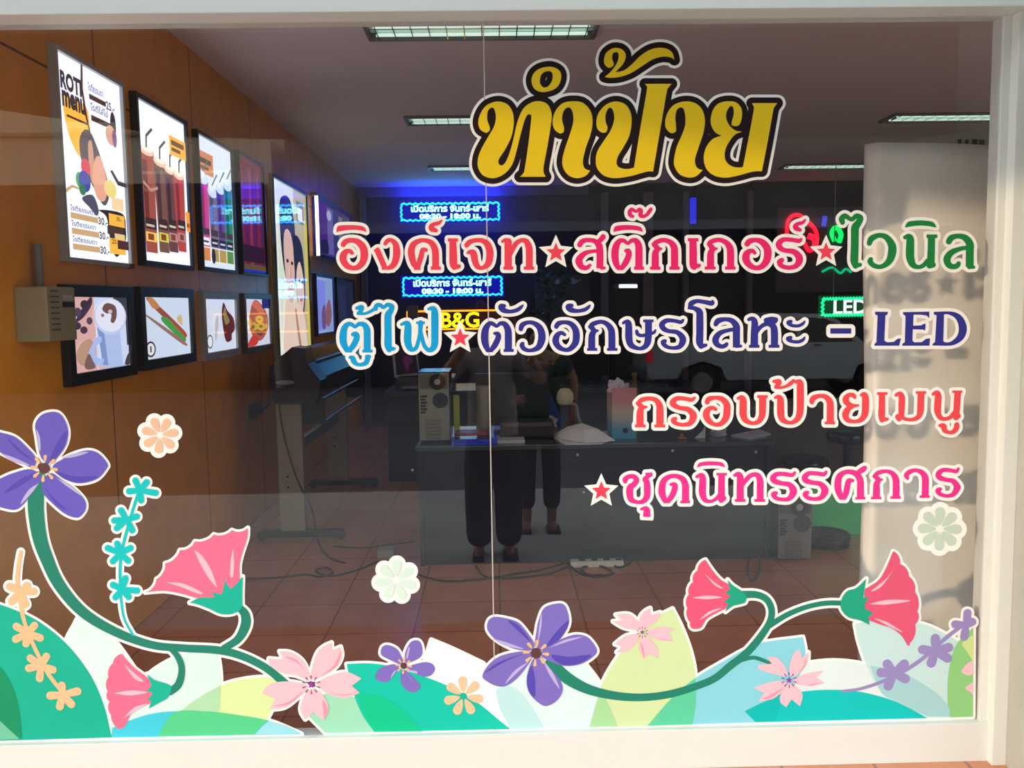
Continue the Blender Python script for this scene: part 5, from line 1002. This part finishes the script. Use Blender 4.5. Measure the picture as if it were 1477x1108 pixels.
violet('F1', ['215,362 195,260 188,190 225,140 290,126 332,150 362,220 355,290 320,352 262,405', '285,410 330,380 400,347 470,331 525,348 572,402 566,430 520,482 440,506 370,496 290,445', '268,452 330,490 400,540 450,595 457,640 432,680 400,690 340,666 270,606 232,560 225,505', '222,478 180,540 130,612 88,646 30,642 -60,610 -95,560 -60,510 0,482 70,452 165,432', '172,422 100,392 0,342 -80,300 -95,262 -40,232 10,238 80,260 140,312 192,375'],
       235, 427, 29, ['192,215! 212,260 216,330 205,320', '320,375! 400,346 472,340 400,366', '300,478! 370,515 436,575 360,525', '208,505! 168,560 108,620 150,545', '0,345! 80,372 160,412 70,392'], 'large violet flower at the left edge of the window',
       shade=['262,395 300,300 352,225 350,285 318,345', '40,265 110,330 180,385 100,340', '300,445 400,470 520,470 440,500 350,488', '232,520 280,580 360,650 300,620', '20,560 100,490 205,445 110,520'])
violet('F4', ['352,575 358,500 370,440 400,372 460,348 512,354 537,420 530,480 482,550 400,606', '388,612 450,565 540,525 600,519 650,540 692,602 670,642 600,682 520,691 450,672 388,640', '378,638 430,700 490,770 502,830 470,882 420,911 378,900 320,842 304,770 318,700 345,648', '335,645 270,740 200,797 140,802 80,772 60,745 90,690 150,640 240,615 325,612', '318,607 220,592 130,542 88,490 94,440 130,420 200,430 260,452 312,512 348,575'],
       356, 620, 29, ['372,480! 386,400 386,470 366,560', '430,590! 520,545 612,530 520,560', '392,655! 450,730 486,818 430,740', '320,665! 250,730 185,790 240,715', '120,540! 190,560 290,598 180,578'], 'large violet flower at the bottom middle of the window', (130, 114, 200),
       shade=['410,585 470,500 534,440 528,480 484,545', '440,630 540,640 660,630 600,675 500,685', '330,690 350,760 350,860 318,830 306,770', '75,730 150,670 300,620 200,660', '200,440 262,470 330,560 280,520'])
violet('F3', ['882,668 868,682 800,652 763,628 768,588 800,575 850,597 876,640', '895,668 898,610 930,556 972,553 990,592 982,640 922,672', '915,692 1000,670 1045,680 1060,712 1032,746 980,746 915,708', '892,712 930,742 977,792 970,822 932,837 890,812 868,765 876,725', '862,700 825,752 792,781 745,771 730,747 760,702 830,681'],
       888, 690, 18, ['900,640! 915,585 920,600 908,650', '960,735! 920,715 960,720', '905,735! 945,780 925,760', '852,712! 815,760 830,725'], 'small violet flower on the teal leaf at bottom centre', (132, 114, 200))
CHY, CHD = (254, 202, 212), (244, 160, 178)
def cherry(crop, petals, cx, cy, s, label, shade=()):
    ch = [('petal', crop, 'p' + p, CHY, 3.2) for p in petals]
    dash = ''.join('s%g,%g,%g %g,%g,%g;' % (cx + 30 * s * math.cos(a), cy + 30 * s * math.sin(a), 4 * s, cx + 48 * s * math.cos(a), cy + 48 * s * math.sin(a), 8 * s) for a in [.3 + k * .6283 for k in range(10)])
    sticker('blossom_sticker', ch + [('petal_shade', crop, 'p' + q, CHD, 3.9) for q in shade] + [('stamens', crop, dash, (150, 60, 130), 4.6), ('star_center', crop, 'p' + star_pts(cx, cy, 22 * s, .5), (160, 64, 176), 5)], label, 'blossom sticker')
cherry('F3', ['362,765 290,742 220,730 150,682 145,650! 225,656! 203,610! 262,615 322,652 358,712', '378,760 385,690 410,620 442,585 490,562! 490,606! 540,585! 546,640 510,702 430,752', '420,775 520,731 590,728 655,760! 602,800! 645,840! 560,868 480,850 425,812', '360,825 326,890 320,940 345,985! 390,946! 445,992! 475,930 450,862 408,822', '348,796 250,776 150,790 105,840! 182,875! 146,930! 230,920 300,870 348,822'],
       378, 795, 1, 'large pale pink blossom at the end of the left vine', ['365,750! 300,660 230,640 310,680', '430,745 500,690 540,610 520,690', '480,840 560,855 640,835 560,850', '440,880 450,985! 470,930', '160,912 250,890 330,830 260,900'])
cherry('F4', ['925,492 840,480 780,445! 832,440! 795,408! 870,405 922,452', '930,485 930,420 960,385 985,372! 990,410! 1040,395! 1030,430 970,482', '965,500 1040,475 1125,485! 1085,510! 1112,555! 1040,550 975,522', '935,525 925,590 950,655! 985,620! 1022,650! 1026,600 982,540', '920,515 850,525 790,570! 830,585! 800,615! 860,610 915,552'],
       942, 505, .62, 'pale pink blossom partly over the tall yellow green leaf', ['985,525 1050,545 1110,552 1040,540', '930,560 950,650! 950,600'])
cherry('F5', ['375,705 300,690 235,668 230,645! 300,640! 275,605! 330,610 372,660', '393,698 395,630 420,580 445,565! 456,610! 490,580! 481,640 428,700', '415,722 480,690 572,675! 530,710! 575,740! 500,756 425,745', '385,745 346,800 345,840 375,865! 402,825! 446,860! 460,800 422,755', '370,730 290,735 205,765! 260,790! 230,835! 310,820 368,765'],
       390, 725, .8, 'pale pink blossom over the sky blue leaf at right', ['440,690 470,640 490,590! 470,655', '300,815 360,765 250,825!', '500,748 570,738! 500,755'])
sticker('blossom_sticker', [('petal', 'F5', 'p1345,622! 1312,640 1285,680 1318,700 1345,692!;p1345,735! 1305,765 1328,785 1345,800!', CHY, 3.2)], 'cut-off pink blossom at the far right edge', 'blossom sticker', 0)
PK, PKH, CA = (255, 116, 150), (255, 200, 212), (18, 188, 158)
def scallop(N, b):
    out = []
    for (xa, ya), (xb, yb) in zip(N, N[1:]):
        L = math.hypot(xb - xa, yb - ya); nx, ny = (yb - ya) / L * b, -(xb - xa) / L * b
        out += ['%g,%g!' % (xa, ya)] + ['%g,%g' % (xa + (xb - xa) * t + nx * k, ya + (yb - ya) * t + ny * k) for t, k in ((.22, .75), (.5, 1), (.78, .75))]
    return ' '.join(out + ['%g,%g!' % N[-1]]) + ' '
def bell(crop, body, calyx, hl, label, col=PK, ca=CA):
    sticker('bell_flower_sticker', [('petal', crop, 'p' + body, col, 3)] + [('petal_highlight', crop, 'p' + h, PKH, 3.8) for h in hl] + [('calyx', crop, 'p' + calyx, ca, 4.4)], label, 'flower sticker')
bell('F2', scallop([(800, 285), (862, 212), (910, 125), (992, 52), (1074, 4), (1178, -34), (1278, -58), (1366, -70)], -15) + '1362,-12 1335,70 1320,140 1322,215! 1280,300 1180,330 1090,318 1000,293 905,277', '1045,342! 1100,315 1180,312 1160,280! 1200,292 1222,292 1242,213! 1258,252 1282,258 1338,198! 1335,300 1332,370 1285,402 1220,405 1150,375 1090,352',
     ['1070,50! 1115,85 1165,165 1198,262! 1150,205 1100,120', '1285,38! 1272,110 1268,190 1284,196 1290,110', '915,230! 1010,237 1112,286 1090,292 1000,256'], 'big pink bell flower at lower left')
bell('F2', scallop([(672, 624), (622, 676), (598, 752), (594, 830), (604, 888), (612, 960), (655, 1040)], -12) + '690,1020 720,960 770,920 825,900! 840,850 835,790 805,750 745,705 700,660', '810,735! 850,768 920,790 945,812 925,865 880,892 820,926! 835,882! 808,880! 840,842 806,830! 835,800!', ['625,842! 720,826 812,836 720,853', '685,682! 740,730 792,776 740,760', '680,980! 740,920 812,900 760,932'], 'small pink bell flower hanging over the teal leaf at left')
bell('F4', scallop([(1290, 105), (1246, 165), (1222, 228), (1198, 296), (1190, 372), (1206, 450), (1230, 488)], -12) + '1268,478 1300,430 1370,390 1425,362! 1440,300 1428,250 1375,215 1330,165', '1412,215! 1440,245 1490,278 1515,305 1510,340 1475,352 1440,362 1400,392! 1414,345! 1392,338! 1428,305! 1398,285! 1424,268!', ['1285,180! 1330,222 1387,264 1340,245', '1215,315! 1300,303 1382,312 1300,323', '1255,440! 1310,390 1378,372 1320,402'], 'pink bell flower facing left in the right half', (244, 92, 128), (30, 172, 136))
bell('F5', scallop([(930, 55), (966, 122), (1012, 186), (1044, 266), (1056, 368), (1044, 436), (1018, 532), (1000, 535)], 13) + '970,490 920,455 860,435 800,412! 780,330 785,250! 850,210 890,150', '790,198! 740,245 692,262 662,305 660,355 698,398 760,415 808,438! 802,398! 828,376! 782,345 806,290! 775,298!', ['940,140! 892,200 815,262 870,238', '805,330! 900,308 1022,312 900,332', '830,402! 900,424 980,476 910,446'], 'pink bell flower facing right over the white banner', (236, 92, 126), (30, 172, 136))
def blossom(crop, cx, cy, R, n, a0, col, label, back=1.2, ctr=None):
    pet = ''
    for k in range(n):
        a = a0 + k * 2 * math.pi / n; pet += 's%g,%g,%g %g,%g,%g %g,%g,%g;' % (cx + R * .22 * math.cos(a), cy + R * .22 * math.sin(a), R * .10, cx + R * .5 * math.cos(a), cy + R * .5 * math.sin(a), R * .34, cx + R * .76 * math.cos(a), cy + R * .76 * math.sin(a), R * .44)
    x0, y0, sc = CR[crop]; it = parse(crop, pet); q = on_y(x0 + cx * sc, y0 + cy * sc, 0)
    if back:
        LV[0] -= 1e-5; mb = MB(); paint(mb, it, LV[0], R * .2 * sc * back, [('s', [(x0 + cx * sc, y0 + cy * sc, R * 1.2 * sc)])]); root = mb.build('blossom_sticker', CREAM, None, q); tag(root, label, 'blossom sticker')
        kids = [parse(crop, t) for t in pet.split(';') if t.strip()]
    else:
        mb = MB(); paint(mb, [], -.0030, 0, [('s', [(x0 + cx * sc, y0 + cy * sc, R * .32 * sc)])]); root = mb.build('blossom_sticker', vinyl('%d_%d_%d' % (ctr or col), ctr or col), None, q); tag(root, label, 'blossom sticker')
        kids = [parse(crop, t) for t in pet.split(';') if t.strip()]
    for i, kd in enumerate(kids): mb = MB(); paint(mb, kd, -.0028 - i * 1e-5); mb.build('petal', vinyl('%d_%d_%d' % col, col), root)
blossom('F1', 850, 250, 100, 7, -1.05, (255, 200, 164), 'small peach blossom on white at upper left of the flower band')
blossom('F3', 845, 218, 115, 7, -1.50, (222, 246, 230), 'small pale green blossom on white at lower centre', 1.05)
blossom('PX', 1355.5, 763, 32, 8, -1.55, (206, 226, 206), 'small pale mint blossom on the white banner at right')
blossom('F3', 1217, 857, 112, 7, -1.62, (252, 206, 164), 'small peach blossom lying on the teal and white leaves', 0, (20, 190, 160))
def sprig(crop, stalk, flowers, col, label, border=3.8):
    parts = [('stalk', crop, 's' + stalk, col, 2.6)]
    for (cx, cy, pts, w) in flowers: parts.append(('blossom', crop, ''.join('s%g,%g,%g %g,%g,%g %g,%g,%g;' % (cx, cy, w * .6, cx + (x - cx) * .5, cy + (y - cy) * .5, w * .86, cx + (x - cx) * .88, cy + (y - cy) * .88, w * .92) for x, y in pts), col, 3))
    sticker('sprig_sticker', parts, label, 'sprig sticker', border)
sprig('F2', '115,62,20 100,150,22 95,250,24 110,330,24 130,430,22 165,530,22 215,640,22 270,740,22 340,830,22', [(110, 285, [(45, 248), (152, 243), (195, 280), (142, 360), (58, 342)], 46), (155, 510, [(82, 468), (195, 462), (230, 540), (142, 575), (78, 548)], 46), (225, 690, [(160, 642), (260, 632), (300, 715), (218, 768), (150, 705)], 46), (345, 850, [(340, 792), (438, 828), (400, 908), (328, 922), (268, 855)], 48)], (250, 200, 150), 'orange sprig of small flowers over the big teal leaf')
sprig('F1', '735,560,16 695,690,16 657,830,16 640,940,16 640,1040,16 645,1130,14 662,1230,12 708,1315,12', [(745, 545, [(718, 485), (785, 495), (840, 560), (752, 605), (680, 550)], 38), (675, 700, [(640, 645), (735, 682), (708, 765), (615, 752), (600, 706)], 38), (640, 880, [(565, 848), (622, 822), (702, 848), (688, 925), (596, 928)], 38), (650, 1072, [(595, 1045), (670, 1005), (740, 1080), (690, 1118), (610, 1120)], 38)], (8, 206, 204), 'turquoise sprig of four small flowers at left')
sprig('F5', '668,782,14 760,770,16 880,730,18 1000,670,20 1100,600,20 1200,510,20 1290,440,20', [(935, 690, [(895, 635), (995, 635), (1002, 722), (900, 765), (858, 685)], 52), (1150, 575, [(1150, 500), (1228, 553), (1220, 615), (1125, 645), (1075, 565)], 52), (1310, 440, [(1318, 368), (1345, 420), (1298, 508), (1245, 435)], 46)], (160, 146, 204), 'lavender sprig of flowers in the bottom right corner')
# ------------------------------------------------------------------ outside: what shades the window and what its glass mirrors
tp = MB()
ed = [(-9.0, 3.62), (-3.25, 2.66), (-1.67, 2.40), (-.6, 2.36), (5, 2.36)]
for i in range(len(ed) - 1):
    (x0, z0), (x1, z1) = ed[i], ed[i + 1]
    tp.add([(x0, -2.0, z0), (x1, -2.0, z1), (x1, -.42, z1 + .4), (x0, -.42, z0 + .4), (x0, -2.0, z0 + .012), (x1, -2.0, z1 + .012), (x1, -.42, z1 + .412), (x0, -.42, z0 + .412)], [[0, 1, 2, 3], [7, 6, 5, 4], [0, 4, 5, 1], [1, 5, 6, 2], [2, 6, 7, 3], [3, 7, 4, 0]])
tag(tp.build('awning', mat('awning_grey', (106, 104, 100), .8, var=.05), None, (0, -1, 2.6)), 'grey awning sloping over the shop window', 'awning')
# house row across the street
r = empty('shophouse', (-9, -18, -.32), 'tall beige house across the street, mirrored at upper left', 'building')
MB().prism([(-22, -17, -.32), (-4.9, -17, -.32), (-4.9, -17, 9), (-22, -17, 9)], (0, -7, 0)).build('wall', mat('house_beige', (206, 192, 168), .8, var=.06, scale=2), r)
MB().box((-21, -16.98, -.32), (-5.0, -16.5, 4.2)).build('dark_shopfront', mat('house_dark', (42, 40, 42), .6), r)
MB().box((-22, -16.98, 5.3), (-4.9, -16.9, 5.38)).build('ledge', mat('house_ledge', (150, 140, 124), .8), r)
r = empty('shop_row', (8, -18, -.32), 'long dark row of shops across the street', 'building')
MB().box((-4.6, -24, -.32), (30, -17, 5.3)).build('wall', mat('row_grey', (96, 90, 86), .8, var=.2, scale=1.5), r)
MB().box((-4.4, -17.02, -.32), (29, -16.8, 3.0)).build('shutters', mat('row_dark', (36, 38, 42), .5, var=.2, scale=1.2), r)
MB().box((-4.6, -17, 3.0), (30, -15.6, 3.2)).build('canopy', mat('row_canopy', (120, 120, 124), .7), r)

# pickup truck
r = empty('pickup_truck', (5.2, -13.6, -.32), 'silver pickup truck parked across the street, mirrored behind the white lettering', 'truck')
TX, TY, TZ = 2.75, -13.0, -.32
side = [(0, .50), (0, .98), (.1, 1.02), (2.0, 1.02), (2.02, 1.0), (2.25, 1.50), (2.45, 1.58), (3.2, 1.56), (3.45, 1.46), (3.95, 1.03), (4.7, .92), (4.98, .80), (5.02, .45), (4.65, .38), (4.55, .62), (4.2, .74), (3.85, .62), (3.75, .38), (1.45, .38), (1.35, .62), (1.0, .74), (.65, .62), (.55, .42), (.1, .42)]
M_tr = mat('silver_paint', (168, 172, 176), .3, .5, .5)
MB().prism([(TX + x, TY, TZ + z) for x, z in side], (0, -1.65, 0)).build('body', M_tr, r)
for pts in ([(2.12, 1.05), (2.32, 1.48), (2.72, 1.50), (2.72, 1.05)], [(2.80, 1.05), (2.80, 1.50), (3.2, 1.49), (3.40, 1.40), (3.78, 1.05)]):
    MB().prism([(TX + x, TY + .004, TZ + z) for x, z in pts], (0, -.01, 0)).build('window', mat('truck_glass', (18, 22, 26), .08, 0, .6), r)
for x in (1.0, 4.2):
    for y in (TY - .10, TY - 1.55):
        w = MB().cyl((TX + x, y - .1, TZ + .34), (TX + x, y + .11, TZ + .34), .34, n=28).build('wheel', mat('tyre', (18, 18, 19), .8), r)
        MB().cyl((TX + x, y + .105, TZ + .34), (TX + x, y + .12, TZ + .34), .19, n=20).build('hub', mat('hub_silver', (140, 142, 146), .3, .7), w)
MB().box((TX - .02, TY - .02, TZ + .72), (TX + .10, TY + .01, TZ + .98), bev=.01).build('tail_light', glow('tail_red', (255, 30, 40), 2.0), r)
MB().box((TX - .12, TY - 1.6, TZ + .45), (TX + .05, TY - .05, TZ + .58), bev=.02).build('bumper', mat('bumper_grey', (70, 72, 74), .4), r)
MB().box((TX + 3.05, TY, TZ + .98), (TX + 3.18, TY + .01, TZ + 1.01)).build('door_handle', mat('handle_dark', (40, 42, 44), .4), r)

# people
M_skin = mat('skin', (176, 124, 96), .55); M_hair = mat('hair', (26, 22, 22), .6)
def person(x, y, z0, h, shirt, trousers, label, arms, slim=1.0, sandal=True):
    s = h / 1.66
    def P(a, b, c): return (x + a * s, y + b * s, z0 + c * s)
    r = empty('person', (x, y, z0), label, 'person')
    pts = [P(0, 0, .88), P(0, 0, 1.04), P(0, .01, 1.22), P(0, 0, 1.36), P(0, .01, 1.43), P(0, .02, 1.53), P(0, .015, 1.61)]
    rad = [(.15, .10), (.13, .09), (.16, .10), (.13, .08), .05, (.072, .09), (.06, .075)]
    ed = [(0, 1), (1, 2), (2, 3), (3, 4), (4, 5), (5, 6)]
    for k in (-1, 1):
        n = len(pts)
        pts += [P(.09 * k, 0, .80), P(.10 * k, .015, .47), P(.10 * k, -.02, .10), P(.10 * k, -.03, .04), P(.115 * k, .12, .025)]
        rad += [.085 * slim, .058 * slim, .04, .036, (.04, .02)]; ed += [(0, n), (n, n + 1), (n + 1, n + 2), (n + 2, n + 3), (n + 3, n + 4)]
        el, wr, hand = arms[0 if k < 0 else 1]
        n = len(pts); pts += [P(.19 * k, 0, 1.34), el, wr, hand]; rad += [.058, .042, .028, (.038, .018)]; ed += [(3, n), (n, n + 1), (n + 1, n + 2), (n + 2, n + 3)]
        hv = Vector(hand); dr = (hv - Vector(wr)).normalized(); up = Vector((0, 0, 1)); sd = dr.cross(Vector((0, 1, 0))); sd = sd.normalized() if sd.length > .1 else Vector((1, 0, 0))
        for f in range(4):
            n2 = len(pts); b = hv + dr * .025 + sd * (.026 - .017 * f); L = (.06, .07, .066, .052)[f] * .55
            pts += [tuple(b), tuple(b + dr * L + Vector((0, .008, 0))), tuple(b + dr * L * 1.7 + Vector((0, .026, 0)))]; rad += [.009, .0085, .0075]; ed += [(n + 3, n2), (n2, n2 + 1), (n2 + 1, n2 + 2)]
        n2 = len(pts); b = hv + sd * (-.03 * 1) - dr * .01; pts += [tuple(b), tuple(b - sd * .02 + dr * .03)]; rad += [.012, .009]; ed += [(n + 3, n2), (n2, n2 + 1)]
    vs, fs = skin_geo(pts, ed, rad, 0, 2); MB().add(vs, fs, 0, True).build('body', M_skin, r)
    tp_ = [P(0, 0, .72), P(0, 0, .95), P(0, .01, 1.16), P(0, 0, 1.335)]; tr_ = [(.215, .16), (.175, .13), (.18, .125), (.13, .095)]; te = [(0, 1), (1, 2), (2, 3)]
    for k in (-1, 1):
        el = Vector(arms[0 if k < 0 else 1][0]); sh = Vector(P(.19 * k, 0, 1.34)); n = len(tp_); tp_ += [tuple(sh), tuple(sh.lerp(el, .7))]; tr_ += [.075, .07]; te += [(3, n), (n, n + 1)]
    vs, fs = skin_geo(tp_, te, tr_, 0, 2); MB().add(vs, fs, 0, True).build('shirt', mat('shirt_%d' % shirt[0], shirt, .8, var=.05), r)
    tp_ = [P(0, 0, 1.02), P(0, 0, .84)]; tr_ = [(.11, .075), (.145, .105)]; te = [(0, 1)]
    for k in (-1, 1):
        n = len(tp_); tp_ += [P(.09 * k, 0, .76), P(.10 * k, .015, .47), P(.10 * k, -.02, .05 if slim >= 1 else .16)]; tr_ += [.118 * slim, .105 * slim, .095 * slim]; te += [(1, n), (n, n + 1), (n + 1, n + 2)]
    vs, fs = skin_geo(tp_, te, tr_, 0, 2); MB().add(vs, fs, 0, True).build('trousers', mat('trousers_%d' % trousers[0], trousers, .8), r)
    hb = MB().sphere(P(0, -.012, 1.575), .098 * s, 0, (.92, 1.05, .98)); 
    hd = hb.build('hair', M_hair, r)
    for k in (-1, 1):
        ey = MB().sphere(P(.03 * k, .088, 1.545), .012 * s, 0, (1.2, .7, .7), 12).build('eye', mat('eye', (226, 222, 216), .3), r)
        MB().sphere(P(.03 * k, .0945, 1.545), .0062 * s, 0, (1, .5, 1), 10).build('pupil', M_blackf, ey)
    MB().sphere(P(0, .108, 1.515), .017 * s, 0, (.8, 1, 1.5), 10).build('nose', M_skin, r)
    MB().sphere(P(0, .095, 1.478), .024 * s, 0, (1, .4, .35), 10).build('mouth', mat('lips', (150, 84, 78), .5), r)
    for k in (-1, 1): MB().sphere(P(.083 * k, .02, 1.53), .022 * s, 0, (.4, .8, 1.4), 10).build('ear', M_skin, r)
    for k in (-1, 1): MB().box(P(.10 * k - .045, -.08, 0), P(.115 * k + .045, .17, .022), bev=.01).build('sandal', mat('sandal_dark', (40, 34, 32), .6), r)
    return r
CX, CY = -.03, -3.10
person(CX, CY, -.2, 1.66, (168, 164, 160), (24, 24, 28), 'person in grey shirt and black trousers photographing the window', [((CX - .34, CY + .08, .98), (-.10, -2.80, 1.40), (-.088, -2.745, 1.455)), ((CX + .34, CY + .08, .98), (.10, -2.80, 1.40), (.088, -2.745, 1.455))])
person(.31, -3.75, -.2, 1.58, (40, 62, 56), (22, 22, 26), 'person in dark green top and slim black trousers standing behind the photographer', [((.31 - .26, -3.72, .92), (.31 - .2, -3.54, .80), (.31 - .15, -3.46, .82)), ((.31 + .27, -3.76, .92), (.31 + .25, -3.68, .70), (.31 + .25, -3.66, .62))], .72)
r = empty('phone', (0, -2.706, 1.46), 'dark phone held up in both hands by the photographer', 'phone')
MB().box((-.078, -2.712, 1.462), (.078, -2.703, 1.54), bev=.003).build('shell', mat('phone_dark', (30, 30, 34), .3), r)
MB().box((-.07, -2.7135, 1.467), (.07, -2.7122, 1.535)).build('screen', mat('phone_screen', (16, 18, 24), .1), r)
